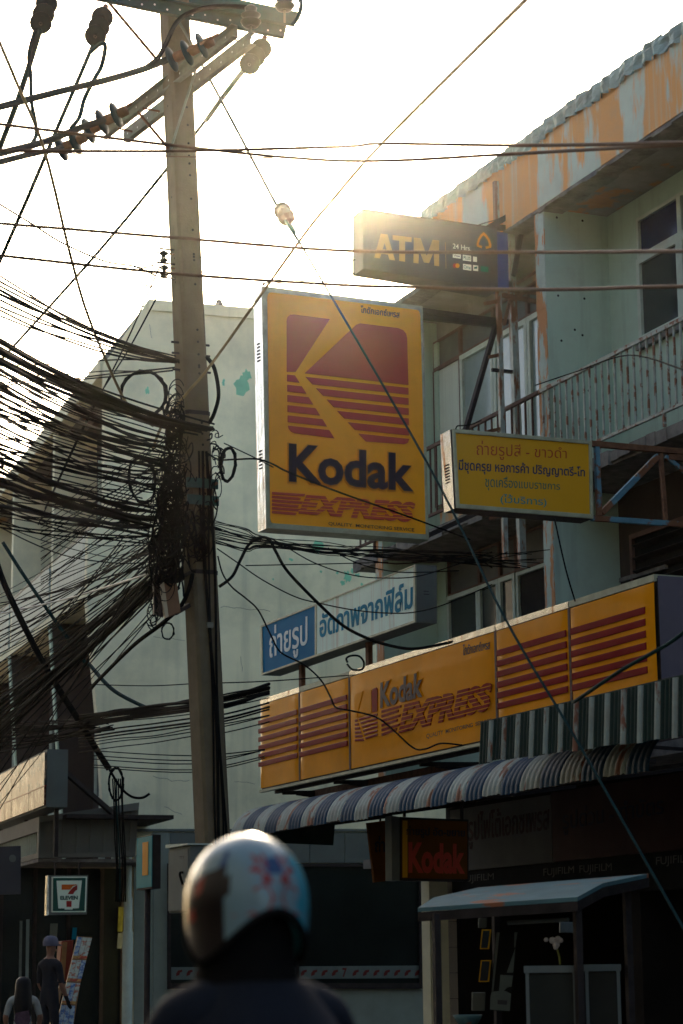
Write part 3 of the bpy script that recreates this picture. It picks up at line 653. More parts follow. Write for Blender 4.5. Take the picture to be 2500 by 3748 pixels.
lettering('lettering', 'โกดักเอกซ์เพรส', 'sign_ink', S1, fc, [Z1(820, 234), Z1(1098, 272), Z1(1098, 324), Z1(820, 286)], .0186, .021, bold=.02)
bb = MB()                                       # bracket to the wall posts
for px0, py0, px1, py1 in ((1540, 1137, 1858, 1180), (1540, 1160, 1835, 1192)): bb.beam(aty(px0, py0, KY+.15), aty(px1, py1, KY+.15), .06)
bb.build('bracket', 'steel_dark', S1)
MB().beam(aty(1815, 1190, KY+.05), aty(1700, 1590, KY-.1), .055).build('stay', 'steel_dark', S1)
MB().beam(aty(1556, 1965, KY+.12), V((12.4, KY+.1, 7.28)), .06).build('bracket', 'steel_dark', S1)
MB().tube([aty(962, 1046, KY), aty(966, 1036, KY)], .015, 6).build('eye_bolt', 'rust', S1)
# posts on the facade that carry the signs
PO = thing('sign_mast', 'rusty pair of steel posts with rungs fixed to the shophouse front, holding the signs', 'mast', aty(1860, 2080, KY))
for px0, py0, px1, py1, m_, w_ in ((1814, 665, 1850, 2050, 'steel_grey', .06), (1858, 612, 1912, 2080, 'steel_grey', .085)):
    p, q = aty(px0, py0, KY), aty(px1, py1, KY); MB().angle(p, q, w_, .012).build('post', m_, PO)
for z_, in ((9.05,), (9.75,), (8.1,), (7.0,), (10.2,)):
    MB().beam((12.12, KY, z_), (12.30, KY, z_+.05), .04).build('rung', 'rust', PO)
for a, b, w_ in (((1780, 838), (1895, 772), .07), ((1895, 772), (1950, 792), .05), ((1935, 690), (1880, 1010), .055), ((1800, 830), (1862, 836), .06), ((1862, 1060), (1996, 1075), .05), ((1985, 1030), (1870, 1100), .05), ((1840, 1080), (1995, 1110), .05), ((1868, 1090), (1845, 1190), .035)):
    MB().beam(aty(*a, KY-.06), aty(*b, KY-.06), w_).build('brace', 'steel_dark' if w_ > .052 else 'rust', PO)
for z_ in (10.5, 8.9, 7.27): MB().beam((12.2, KY, z_), (12.5, KY, z_), .04).build('wall_fixing', 'steel_dark', PO)
# ------------------------------------------------------------------ ATM sign
Z2 = zm(1250, 720, 2.24)
S2 = thing('hanging_sign', 'dark grey ATM box sign with card symbols under the roof edge', 'sign', aty(1560, 1010, KY))
AY = 24.0; fa = Face((0, AY, 0), (0, -1, 0))
aq = [Z2(178, 108), Z2(1275, 262), Z2(1282, 768), Z2(178, 588)]
MB().prism([aty(*q, AY) for q in aq], (0, .33, 0)).build('sign_box', 'sign_slate', S2)
q = MB(); slabpx(q, fa, [Z2(1277, 285), Z2(1362, 300), Z2(1372, 745), Z2(1284, 735)], -.3, .0); q.build('end_cap', 'sign_indigo', S2)
q = MB(); slabpx(q, fa, [Z2(172, 100), Z2(1276, 254), Z2(1276, 263), Z2(172, 109)], -.33, .01); q.build('top_edge', 'steel_dark', S2)
AQ = [V(Z2(*k)) for k in ((268, 298), (800, 360), (800, 570), (268, 500))]
def strokes(name, quads):
    mb = MB()
    for i, qd in enumerate(quads):
        pts = []
        for u, v_ in qd: a = AQ[0]*(1-u)+AQ[1]*u; b = AQ[3]*(1-u)+AQ[2]*u; pts.append(tuple(a*(1-v_)+b*v_))
        slabpx(mb, fa, pts, .001, .003+.0007*i)
    mb.build(name, 'sign_gold', S2)
strokes('letter', [[(.10, 0), (.20, 0), (.085, 1), (0, 1)], [(.12, .0), (.205, 0), (.32, 1), (.235, 1)], [(.09, .62), (.235, .62), (.245, .80), (.07, .80)]])
strokes('letter', [[(.285, 0), (.575, 0), (.575, .19), (.285, .19)], [(.385, .1), (.475, .1), (.475, 1), (.385, 1)]])
strokes('letter', [[(.61, 0), (.70, 0), (.68, 1), (.605, 1)], [(.91, 0), (1, 0), (1, 1), (.925, 1)], [(.62, 0), (.715, 0), (.845, .93), (.765, .93)], [(.90, 0), (.99, 0), (.845, .93), (.77, .93)]])
lettering('lettering', '24 Hrs.', 'sign_letter_white', S2, fa, [Z2(912, 383), Z2(1062, 403), Z2(1062, 447), Z2(912, 424)], .002, .004, bold=.005)
q = MB(); slabpx(q, fa, [Z2(850, 375), Z2(853, 375), Z2(858, 590), Z2(855, 590)], .001, .003); q.build('divider_line', 'sign_gold', S2)
eo = [(1165, 290), (1190, 315), (1215, 350), (1227, 390), (1228, 420), (1205, 430), (1180, 428), (1178, 412), (1205, 410), (1208, 390), (1195, 355), (1165, 318), (1135, 345), (1125, 380), (1122, 402), (1140, 408), (1155, 405), (1160, 420), (1140, 424), (1115, 415), (1108, 395), (1112, 365), (1130, 325)]
h_ = len(eo)//2
q = MB()
outer = [(1165, 290), (1192, 316), (1216, 352), (1228, 395), (1226, 418), (1185, 428)]; inner = [(1165, 316), (1180, 332), (1200, 360), (1208, 392), (1206, 406), (1180, 408)]
outl = [(1165, 290), (1138, 314), (1118, 348), (1107, 390), (1110, 408), (1148, 424)]; innl = [(1165, 316), (1150, 330), (1134, 356), (1124, 388), (1126, 398), (1152, 404)]
for o_, i_ in ((outer, inner), (outl, innl)):
    for k in range(5): slabpx(q, fa, [Z2(*o_[k]), Z2(*o_[k+1]), Z2(*i_[k+1]), Z2(*i_[k])], .001, .004)
q.build('emblem', 'sign_amber', S2)
def card(x0, y0, x1, y1, m, txt=None, tm='sign_navy', sl=.13):
    d_ = (x1-x0)*sl; q = MB(); slabpx(q, fa, [Z2(x0, y0), Z2(x1, y0+d_), Z2(x1, y1+d_), Z2(x0, y1)], .001, .003); o = q.build('card_symbol', m, S2)
    if txt: lettering('lettering', txt, tm, o, fa, [Z2(x0+6, y0+9), Z2(x1-6, y0+9+d_*.9), Z2(x1-6, y1-9+d_*.9), Z2(x0+6, y1-9)], .0035, bold=.02)
card(912, 466, 978, 500, 'sign_letter_white', 'VISA'); card(994, 476, 1062, 522, 'sign_letter_white', 'PLUS', 'sign_green'); card(1078, 490, 1110, 532, 'sign_letter_white')
card(996, 550, 1064, 598, 'sign_letter_white', 'Cirrus', 'sign_teal'); card(1078, 560, 1120, 606, 'sign_letter_white'); card(1140, 568, 1203, 612, 'sign_green')
q = MB()
for cx, m_ in ((930, 'seven_red'), (950, 'sign_amber')):
    MB().prism([fa.p(*Z2(cx+17*math.cos(k*.5236), 566+19*math.sin(k*.5236)), .003 if cx > 940 else .002) for k in range(12)], (0, .001, 0)).build('card_symbol', m_, S2)
q = MB(); slabpx(q, fa, [Z2(1086, 578), Z2(1112, 572), Z2(1112, 590), Z2(1086, 592)], .0035, .0042); q.build('card_mark', 'sign_green', S2)
MB().beam(aty(1815, 1050, KY), aty(1870, 1045, KY), .09).build('bracket', 'steel_dark', S2)
MB().beam(aty(1800, 840, KY+.1), aty(1870, 850, KY+.1), .06).build('bracket', 'steel_dark', S2)
MB().tube([aty(1730, 832, KY-.02), aty(1768, 818, KY-.05), aty(1815, 805, KY-.05), aty(1895, 770, KY-.08)], .008, 6).build('guy_wire', 'steel_dark', S2)
# ------------------------------------------------------------------ yellow sign with hand lettering
Z3 = zm(1550, 1500, 1.6505); YY = 20.0; fy = Face((0, YY, 0), (0, -1, 0))
yq = [(1653, 1571), (2162, 1615), (2168, 1900), (1668, 1860)]
S3 = thing('hanging_sign', 'yellow box sign with four lines of Thai lettering on a blue truss', 'sign', aty(*yq[3], YY))
MB().prism([aty(*q, YY) for q in yq], (0, .25, 0)).build('sign_box', 'steel_dark', S3)
a, d = aty(*yq[0], YY), aty(*yq[3], YY)
sh = MB(); sh.hexa([V((d.x-.008, YY+.02, d.z)), V((d.x-.001, YY+.02, d.z)), V((d.x-.001, YY+.26, d.z)), V((d.x-.008, YY+.26, d.z))], [V((a.x-.008, YY+.02, a.z)), V((a.x-.001, YY+.02, a.z)), V((a.x-.001, YY+.26, a.z)), V((a.x-.008, YY+.26, a.z))]); sh.build('side_sheet', 'alu_shiny', S3)
for k in range(7): z_ = 6.43+k*.03; x = d.x+(a.x-d.x)*(z_-d.z)/(a.z-d.z); MB().box((x-.016, YY+.09, z_), (x-.0085, YY+.18, z_+.011)).build('vent_slot', 'steel_dark', S3)
fr = MB(); iy = [(1664, 1586), (2152, 1627), (2157, 1884), (1678, 1846)]
for i in range(4): j = (i+1) % 4; slabpx(fr, fy, [yq[i], yq[j], iy[j], iy[i]], .001, .03)
fr.build('sign_frame', 'alu_frame', S3, bevel=.004)
q = MB(); slabpx(q, fy, iy, .0015, .010); q.build('sign_face', 'sign_yellow_flat', S3)
def ty(txt, m_, c, b): lettering('lettering', txt, m_, S3, fy, [Z3(*k) for k in c], .0106, .0125, bold=b)
ty('ถ่ายรูปสี - ขาวดำ', 'sign_redline', [(318, 185), (862, 226), (862, 316), (318, 300)], -.004)
ty('มีชุดครุย หอการค้า ปริญญาตรี-โท', 'sign_navy', [(210, 294), (972, 345), (972, 422), (210, 385)], .016)
ty('ชุดเครื่องแบบราชการ', 'sign_green', [(370, 393), (822, 435), (822, 500), (370, 488)], .004)
ty('(ไว้บริการ)', 'sign_teal', [(463, 508), (740, 530), (740, 592), (463, 574)], .006)
tr = [((1010, 205), (1660, 262), .06, 'rust'), ((1015, 655), (1660, 700), .055, 'steel_blue'), ((1045, 215), (1062, 640), .05, 'steel_blue'), ((1075, 625), (1415, 280), .06, 'steel_blue'), ((1432, 265), (1463, 665), .04, 'rust'), ((1462, 282), (1700, 470), .04, 'steel_blue')]
for a, b, w_, m_ in tr: MB().beam(aty(*Z3(*a), YY+.1), aty(*Z3(*b), YY+.1), w_).build('truss_bar', m_, S3)
MB().beam((12.2, YY+.1, 6.9), (12.45, YY+.1, 6.9), .06).build('wall_fixing', 'rust', S3)
MB().tube(spline([aty(*Z3(k, j), YY-.03) for k, j in ((195, 118), (205, 98), (240, 95), (300, 85), (350, 62))]), .007, 5).build('loose_wire', 'cable_black', S3)
# ------------------------------------------------------------------ blue and white sign along the front
Z4 = zm(900, 2000, 1.96); BX = 10.8; fb = Face((BX, 0, 0), (-1, 0, 0))
bq3 = [(957, 2291), (1525, 2066), (1525, 2278), (961, 2472)]
S4 = thing('shop_sign', 'blue and white box sign with Thai lettering and rust runs, standing on posts', 'sign', atx(*bq3[3], BX))
MB().prism([atx(*k, BX) for k in bq3], (.26, 0, 0)).build('sign_box', 'sheet_grey', S4)
fr = MB(); ib = [(963, 2295), (1519, 2073), (1519, 2272), (966, 2464)]
for i in range(4): j = (i+1) % 4; slabpx(fr, fb, [bq3[i], bq3[j], ib[j], ib[i]], .001, .02)
fr.build('sign_frame', 'alu_frame', S4)
lo = lambda x: (x, 2295+(x-963)*(2073-2295)/556); hi = lambda x: (x, 2464+(x-966)*(2272-2464)/553)
q = MB(); slabpx(q, fb, [lo(963), lo(1156), hi(1156), hi(966)], .0015, .009); q.build('sign_face', 'sign_blue', S4)
q = MB(); slabpx(q, fb, [lo(1162), lo(1519), hi(1519), hi(1162)], .0015, .009); q.build('sign_face', 'sign_white', S4)
q = MB(); slabpx(q, fb, [lo(1156), lo(1162), hi(1162), hi(1156)], .0015, .016); q.build('divider', 'alu_frame', S4)
lettering('lettering', 'ถ่ายรูป', 'sign_letter_white', S4, fb, [Z4(*k) for k in ((175, 578), (447, 474), (447, 768), (175, 868))], .0095, .014, bold=.012)
lettering('lettering', 'อัดภาพจากฟิล์ม', 'sign_letter_blue', S4, fb, [Z4(*k) for k in ((535, 488), (1203, 232), (1203, 440), (535, 658))], .0095, .014, bold=.022)
ye = atx(1525, 2270, BX).y
MB().box((BX+.005, ye-.006, 5.57), (BX+.255, ye-.001, 6.22)).build('end_plate', 'sheet_grey', S4)
for k in range(6): MB().box((BX+.09, ye-.014, 5.88+k*.035), (BX+.16, ye-.0065, 5.88+k*.035+.01)).build('vent_slot', 'steel_dark', S4)
for px in (1106, 1352):
    p = atx(px, 2480, BX+.12); MB().box((p.x-.03, p.y-.045, 5.0), (p.x+.03, p.y+.045, 5.56)).build('post', 'rust', S4)
# ------------------------------------------------------------------ long sign over the shop
LX = 10.7; fl = Face((LX, 0, 0), (-1, 0, 0)); Z5 = zm(900, 2400, 1.96); Z6 = zm(1650, 2050, 1.8447)
LY0, LY1, LZ0, LZ1 = 17.9, 28.38, 3.965, 5.15
S5 = thing('shop_sign', 'long yellow box sign of five glossy panels with red stripes above the striped awning', 'sign', (LX, LY1, LZ0))
MB().box((LX, LY0, LZ0), (LX+.30, LY1, LZ1)).build('sign_box', 'steel_dark', S5)
MB().box((LX+.002, LY0-.008, LZ0), (LX+.3, LY0-.001, LZ1+.02)).build('end_plate', 'sheet_purple', S5)
div = [LY1]+[atx(*k, LX).y for k in ((1104, 2680), (1288, 2640), (1826, 2500), (2097, 2400))]+[LY0]
for i, (yb, ya) in enumerate(zip(div, div[1:])):
    MB().box((LX-.03, ya+.012, LZ1-.03), (LX+.30, yb-.012, LZ1+.035)).build('top_trim', 'alu_shiny' if i in (0, 2, 3) else 'alu_frame', S5)
    g = MB(); n1, n2 = 18, 9; k0 = 0                     # vacuum-formed panel, slightly pillowed
    for a in range(n1+1):
        for b in range(n2+1):
            u, v_ = a/n1, b/n2; ed = min(1, min(u, 1-u)*18, min(v_, 1-v_)*9)
            g.v.append(V((LX-.026-.014*math.sin(ed*math.pi/2)-.003*math.sin(u*7+i)*math.sin(v_*5+i*2), ya+.022+(yb-ya-.044)*u, LZ0+.02+(LZ1-LZ0-.06)*v_)))
    for a in range(n1):
        for b in range(n2):
            c = a*(n2+1)+b; g.f.append((c, c+1, c+n2+2, c+n2+1))
    po = g.build('sign_panel', 'sign_yellow_glossy', S5, smooth=True)
    if i != 2:
        za, zb = 4.90, 4.27; pit = (za-zb)/5.6
        for k in range(6):
            z = za-pit*k; y0, y1 = ya+.05, yb-.05
            if i == 0: y1 = yb+.01
            if i == 4: y0 += .12
            MB().box((LX-.052, y0, z-pit*.58), (LX-.036, y1, z)).build('stripe', 'sign_red_glossy', po, bevel=.004)
    else: mid = po
for yd in div[1:-1]: MB().box((LX-.035, yd-.02, LZ0), (LX-.001, yd+.02, LZ1-.031)).build('divider', 'wood_brown', S5)
MB().box((LX-.04, LY0, LZ0-.035), (LX+.02, LY1, LZ0-.001)).build('bottom_trim', 'alu_frame', S5)
fm = Face((LX-.04, 0, 0), (-1, 0, 0))
def m5(name, pts, m_='sign_red_glossy', h1=.012): q = MB(); slabpx(q, fm, pts, .0, h1); return q.build(name, m_, mid, bevel=.004)
m5('emblem_piece', [Z5(*k) for k in ((786, 440), (783, 285), (795, 268), (845, 252), (800, 440))], 'sign_yellow_glossy')
m5('emblem_piece', [Z5(*k) for k in ((905, 262), (915, 238), (940, 228), (948, 240), (946, 400), (910, 408))])
m5('emblem_piece', [Z5(*k) for k in ((808, 445), (880, 262), (903, 244), (906, 408))], 'sign_yellow_glossy')
for k in range(6):
    t = 447+27*k
    m5('emblem_stripe', [Z5(785, t+12+k), Z5(800+k*9, t+8+k), Z5(806+k*9, t+24+k), Z5(786, t+28+k)], h1=.009)
    m5('emblem_stripe', [Z5(812+k*9, t+4), Z5(946, t-34+2*k), Z5(946, t-18+2*k), Z5(820+k*9, t+18)], h1=.009)
lettering('lettering_edge', 'Kodak', 'sign_yellow_glossy', mid, fm, [Z5(*k) for k in ((972, 188), (1284, 100), (1276, 292), (970, 384))], .002, .010, bold=.045)
lettering('lettering', 'Kodak', 'sign_ink', mid, fm, [Z5(*k) for k in ((972, 196), (1278, 112), (1270, 296), (972, 380))], .0105, .016, bold=.03)
ep = [(1710, 2588), (2000-0, 2495)]
TLx = Z5(1128, 352); TRx = Z6(280, 822); BRx = Z6(276, 1012); BLx = Z5(1100, 560)
lettering('lettering', 'EXPRESS', 'sign_red_glossy', mid, fm, [TLx, TRx, BRx, BLx], .001, .014, bold=.045, shear=.15)
for k in range(6):
    f_ = (k+.8)/6.6; a = V(TLx)*(1-f_)+V(BLx)*f_; b = V(TRx)*(1-f_)+V(BRx)*f_
    q = MB(); slabpx(q, fm, [tuple(a), tuple(b), tuple(b+V((0, 3))), tuple(a+V((0, 3)))], .0145, .0155); q.build('speed_line', 'sign_yellow_glossy', mid)
for k in range(6):
    f_ = k/6; x0 = 978; y0 = 385+k*33; x1 = 1118-k*3-(k % 2)*16; q = MB(); slabpx(q, fm, [Z5(x0, y0+8), Z5(x1, y0-30), Z5(x1-4, y0-14), Z5(x0, y0+26)], .0, .011); q.build('speed_bar', 'sign_red_glossy', mid)
lettering('lettering', 'QUALITY  MONITORING  SERVICE', 'sign_ink', mid, fm, [Z5(1297, 562), Z6(275, 1068), Z6(275, 1098), Z5(1297, 600)], .001, .003, bold=.004)
lettering('lettering', 'โกดักเอกซ์เพรส', 'sign_ink', mid, fm, [Z6(84, 570), Z6(265, 535), Z6(265, 600), Z6(84, 645)], .001, .003, bold=.02)
for y in (18.6, 21.0, 23.6, 26.2, 28.0):
    MB().beam((LX+.15, y, LZ0-.04), (LX+.15, y, LZ0+.02), .05).build('hanger', 'steel_dark', S5)
    MB().beam((LX+.15, y, LZ0-.06), (12.45, y, LZ0-.02), .05).build('support_arm', 'steel_dark', S5); MB().beam((LX+.35, y, LZ0-.07), (12.44, y, 3.75), .04).build('support_arm', 'steel_dark', S5)
MB().box((LX+.15, 18.0, LZ0-.05), (LX+.2, 28.3, LZ0-.002)).build('support_rail', 'steel_dark', S5)
MB().box((11.3, 23.8, 3.82), (12.4, 28.2, 3.95)).build('ledge', 'rust', S5)
# ------------------------------------------------------------------ signs in the shade under the awning
mat('sign_amber_dark', (.14, .045, .005), .6, spec=.05, var=.15, bump=.03)  # amber deepened to carry the awning's shade in its colour
HY = 24.5; fh = Face((0, HY, 0), (0, -1, 0))
S6 = thing('hanging_sign', 'small amber and yellow box sign with blue side hanging in the shade under the awning', 'sign', aty(1590, 3225, HY))
hq = [(1465, 2990), (1715, 3000), (1715, 3225), (1465, 3222)]
MB().prism([aty(*k, HY) for k in hq], (0, .22, 0)).build('sign_box', 'steel_dark', S6)
q = MB(); slabpx(q, fh, [(1434, 2985), (1464, 2990), (1464, 3224), (1436, 3222)], -.2, -.01); q.build('side_sheet', 'sheet_grey', S6)
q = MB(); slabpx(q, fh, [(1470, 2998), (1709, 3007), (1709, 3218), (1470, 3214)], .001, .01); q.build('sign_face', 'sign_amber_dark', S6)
q = MB(); slabpx(q, fh, [(1472, 3003), (1490, 3004), (1490, 3212), (1472, 3212)], .0101, .012); q.build('sign_border', 'sign_yellow_flat', S6)
lettering('lettering', 'Kodak', 'sign_red', S6, fh, [(1494, 3082), (1700, 3090), (1700, 3200), (1494, 3196)], .0102, .014, bold=.04)
lettering('lettering', 'ถ่ายรูป อัด-ขยาย', 'sign_ink', S6, fh, [(1485, 3022), (1700, 3030), (1700, 3072), (1485, 3066)], .0102, .012, bold=.02)
MB().beam(aty(1480, 2990, HY+.1), aty(1480, 2950, HY+.1), .03).build('hanger', 'steel_dark', S6); MB().beam(aty(1690, 3000, HY+.1), aty(1690, 2920, HY+.1), .03).build('hanger', 'steel_dark', S6)
S7 = thing('hanging_sign', 'tilted orange board with Thai lettering left of the small box sign', 'sign', aty(1390, 3230, 26.0))
f7 = Face((0, 26.0, 0), (0, -1, 0))
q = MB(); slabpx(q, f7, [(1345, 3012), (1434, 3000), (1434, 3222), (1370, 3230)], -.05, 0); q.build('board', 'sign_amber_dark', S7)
lettering('lettering', 'ถ่าย', 'sign_ink', S7, f7, [(1372, 3060), (1432, 3060), (1432, 3118), (1372, 3120)], .002, .004, bold=.02)
MB().beam(aty(1392, 3006, 26.03), aty(1392, 2960, 26.03), .02).build('hanger', 'steel_dark', S7)
fx = Face((13.41, 0, 0), (-1, 0, 0))
mat('sign_dark_white', (.12, .115, .10), .7, var=.15, scale=2, bump=.05); mat('sign_maroon', (.040, .010, .008), .6, var=.15, scale=2, bump=.05)  # white board darkened; the awning's shade is put into its colour
S8 = thing('shop_sign', 'off white fascia board with dark red Thai lettering in the shade over the shop', 'sign', (13.4, 26.5, 2.9))
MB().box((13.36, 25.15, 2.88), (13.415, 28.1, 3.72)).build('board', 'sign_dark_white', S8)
f8 = Face((13.36, 0, 0), (-1, 0, 0))
lettering('lettering', 'รูปไฟโต้เอกซเพรส', 'sign_maroon', S8, f8, [(1715, 2975), (2012, 2930), (2012, 3068), (1715, 3110)], .002, .006, bold=.012)
S9 = thing('shop_sign', 'maroon fascia board with dark Thai lettering right of the off white board', 'sign', (13.4, 22.5, 2.9))
MB().box((13.36, 18.3, 2.88), (13.415, 25.13, 3.74)).build('board', 'sign_maroon', S9)
lettering('lettering', 'รูปด่วน - ทำบัตร', 'sign_ink', S9, f8, [(2060, 2960), (2430, 2905), (2430, 3000), (2060, 3060)], .002, .006, bold=.012)
S10 = thing('sign_strip', 'black strip lettered with a film brand along the shop head', 'sign', (13.4, 24.0, 2.6))
MB().box((13.37, 18.3, 2.46), (13.414, 28.1, 2.86)).build('strip', 'void_black', S10)
f10 = Face((13.37, 0, 0), (-1, 0, 0))
for x0, y0, x1, y1, hh in ((1692, 3205, 1808, 3195, 32), (1990, 3180, 2102, 3169, 34), (2122, 3168, 2240, 3158, 36), (2402, 3137, 2535, 3125, 38)):
    lettering('lettering', 'FUJIFILM', 'sign_dark_white', S10, f10, [(x0, y0), (x1, y1), (x1, y1+hh), (x0, y0+hh)], .002, .005, bold=0)
# ------------------------------------------------------------------ convenience store sign
ZS = zm(0, 3150, 2.8); SP = wend(250, 3280, 3.0); f11 = Face(SP, NW)
S11 = thing('hanging_sign', 'square green and white convenience store sign with a red and orange seven', 'sign', f11.p(250, 3346))
def s11(name, pts, m_, h0, h1): q = MB(); slabpx(q, f11, [ZS(*k) for k in pts], h0, h1); return q.build(name, m_, S11)
s11('sign_box', [(500, 150), (905, 148), (890, 550), (500, 556)], 'sheet_grey', -.16, 0)
s11('side_sheet', [(487, 152), (500, 150), (500, 556), (475, 560)], 'alu_shiny', -.16, -.001)
s11('border', [(528, 165), (892, 163), (880, 528), (525, 530)], 'sign_white', .001, .006)
s11('sign_face', [(543, 178), (877, 176), (866, 515), (540, 517)], 'seven_green', .0065, .010)
s11('shield', [(578, 206), (838, 204), (806, 488), (745, 490), (740, 502), (662, 502), (660, 490), (596, 490)], 'sign_white', .0105, .013)
s11('numeral_bar', [(630, 246), (790, 244), (780, 252), (745, 262), (718, 298), (630, 298)], 'seven_orange', .0135, .016)
s11('numeral_leg', [(790, 250), (790, 298), (765, 315), (748, 344), (692, 344), (712, 312), (745, 275)], 'seven_red', .0135, .016)
lettering('lettering', 'ELEVEN', 'seven_green', S11, f11, [ZS(*k) for k in ((615, 362), (796, 360), (795, 400), (615, 402))], .0135, .016, bold=.05)
s11('numeral_foot', [(678, 414), (732, 413), (730, 474), (680, 475)], 'seven_red', .0135, .016)
for k in (575, 822): MB().beam(f11.p(*ZS(k, 150), -.08), f11.p(*ZS(k, 20), -.08), .02).build('hanger', 'steel_dark', S11)

# ================================================================== POLE AND WIRES
PD = 21.7
ptop, pbot = atd(638, 32, PD), atd(777, 3050, PD)
pax = (ptop-pbot)/(ptop.z-pbot.z)
pbase = pbot-pax*pbot.z; ptip = ptop+pax*.35
U = thing('utility_pole', 'leaning square concrete utility pole with steel crossarms and brown rusty insulators', 'utility pole', pbase)
def psec(z, k=1.0):
    c = pbase+pax*z; a, b = .118+.014*(1-z/11.6), .155+.02*(1-z/11.6); a *= k; b *= k; ch = .028
    return [V((c.x+x, c.y+y, z)) for x, y in ((-a+ch, -b), (a-ch, -b), (a, -b+ch), (a, b-ch), (a-ch, b), (-a+ch, b), (-a, b-ch), (-a, -b+ch))]
MB().hexa(psec(0), psec(ptip.z)).build('shaft', 'concrete_pole', U)
def pc(z): return pbase+pax*z
hole = MB().lathe([(.013, 0), (.010, .003), (0, .004)], (0, 0, 0), (0, -1, 0), 8).mesh('bolt_hole'); hole.materials.append(MATS['void_black'])
holel = MB().lathe([(.013, 0), (.010, .003), (0, .004)], (0, 0, 0), (-1, 0, 0), 8).mesh('bolt_hole'); holel.materials.append(MATS['void_black'])
for k in range(26):
    z = 10.2-k*.17*(1+.15*math.sin(k)); c = pc(z); yf = psec(z)[0].y; xf = psec(z)[7].x
    put(hole, 'bolt_hole', (c.x+.03, yf-.0005, z), U)
    if k % 3 == 0: put(holel, 'bolt_hole', (xf-.0005, c.y, z+.05), U)
# crossarms: two pairs
def arm(a, b, m_, flip=1, w_=.07, h_=.15):
    o = MB().channel(a, b, w_, h_, .010, flip=flip).build('crossarm', m_, U); d = (b-a); n = int(d.length/.16); sdx = d.cross(UP).normalized()
    # bolt holes are not cut; pale discs painted like sky showing through
    return o
a1, b1 = atd(262, -46, PD-.4), atd(1045, 115, PD-.4)
arm(a1, b1, 'steel_galv_teal', 1)
a2, b2 = atd(370, -80, PD+.4), atd(1084, 72, PD+.4)
arm(a2, b2, 'steel_galv_teal', -1)
a3, b3 = atd(379, 488, PD+1.0), atd(860, 112, PD-1.0)
arm(a3, b3, 'steel_galv', 1, .07, .14)
a4, b4 = atd(462, 500, PD+1.1), atd(925, 140, PD-.9)
arm(a4, b4, 'steel_galv', -1, .07, .14)
mat('slot_light', (.62, .66, .64), .5, var=.05, bump=0)  # pale colour stands in for bright sky behind the arm holes
def slots(a, b, n, dz, side):
    me = MB().lathe([(.011, 0), (.011, .002), (0, .0022)], (0, 0, 0), side, 8).mesh('slot'); me.materials.append(MATS['slot_light'])
    for k in range(n):
        p = a+(b-a)*((k+.5)/n); put(me, 'slot', p+V((0, 0, dz if k % 2 else dz*.4)), U)
slots(a1+V((0, -.037, 0)), b1+V((0, -.037, 0)), 17, -.045, (0, -1, 0))
slots(a3+V((-.038, 0, 0)), b3+V((-.038, 0, 0)), 12, -.03, (-1, 0, 0)); slots(a4+V((-.038, 0, 0)), b4+V((-.038, 0, 0)), 12, -.03, (-1, 0, 0))
for p, q in (((395, 5), (588, 235)), ((505, 410), (618, 545)), ((720, 245), (625, 545)), ((655, 80), (702, 160)), ((700, 160), (735, 235))):
    MB().beam(atd(*p, PD-.25), atd(*q, PD-.25), .045, .022).build('brace', 'steel_galv' if p[0] > 600 else 'rust', U)
for p, q in (((522, 396), (585, 408)), ((432, 470), (485, 482)), ((845, 142), (900, 158))): MB().tube([atd(*p, PD-.3), atd(*q, PD-.3)], .010, 6).build('arm_bolt', 'rust', U)
# string insulators of discs
def disc(c, ax, r_=.135, m_='porcelain', cap=True):
    MB().lathe([(.02, -.05), (.035, -.045), (.04, -.012), (.055, -.008), (r_*.9, .004), (r_, .018), (r_*.97, .026), (r_*.6, .020), (r_*.55, .03), (r_*.3, .024), (.014, .05), (.012, .075)], c, ax, 22).build('insulator_disc', m_, U, smooth=True)
    if cap: MB().lathe([(.0, -.11), (.05, -.105), (.055, -.03), (.04, -.012)], c, ax, 12).build('insulator_cap', 'rust', U, smooth=True)
ax1 = (atd(634, 214, PD-.9)-atd(760, 158, PD-1.05)).normalized()
for px, py in ((634, 214), (690, 191), (745, 164)): disc(atd(px, py, PD-.95), ax1)
for px, py in ((430, 418), (379, 444), (330, 476), (280, 516), (230, 541)): disc(atd(px, py, PD-.5), ax1)
for px, py in ((228, 541), (330, 476)): pass
MB().tube([atd(800, 125, PD-1.1), atd(634, 214, PD-.95)], .016, 8).build('insulator_rod', 'rust', U); MB().tube([atd(480, 380, PD-.2), atd(215, 550, PD-.5)], .016, 8).build('insulator_rod', 'rust', U)
def stack(pts, d, m_='porcelain', r_=.108):
    for i, (px, py) in enumerate(pts):
        p = atd(px, py, d); nx = atd(*pts[min(i+1, len(pts)-1)], d-.25); pv_ = atd(*pts[max(i-1, 0)], d+.25); ax = (nx-pv_).normalized()
        disc(p, ax, r_, m_, False)
    MB().tube([atd(pts[0][0]+12, pts[0][1]-40, d+.2), atd(*pts[0], d+.05)], .03, 8).build('insulator_rod', 'rust', U)
stack([(171, 13), (160, 50), (150, 83)], PD-1.2); stack([(375, 63), (363, 97), (350, 130)], PD-1.0); stack([(957, 178), (935, 206), (915, 233)], PD-.2, 'porcelain_grey')
def post_ins(px, py, d, r_=.105):
    c = atd(px, py, d); MB().lathe([(0, .02), (r_*.5, .0), (r_*.75, .01), (r_, .05), (r_*.98, .06), (r_*.72, .075), (r_*.7, .095), (r_*.95, .12), (r_*.93, .13), (r_*.6, .145), (r_*.55, .18), (r_*.62, .2), (r_*.4, .22), (0, .22)], c, UP, 22).build('post_insulator', 'porcelain_grey', U, smooth=True)
    MB().tube([c-V((0, 0, .13)), c], .012, 6).build('insulator_pin', 'steel_galv', U)
post_ins(918, 98, PD-.6); post_ins(1042, 38, PD-.5)
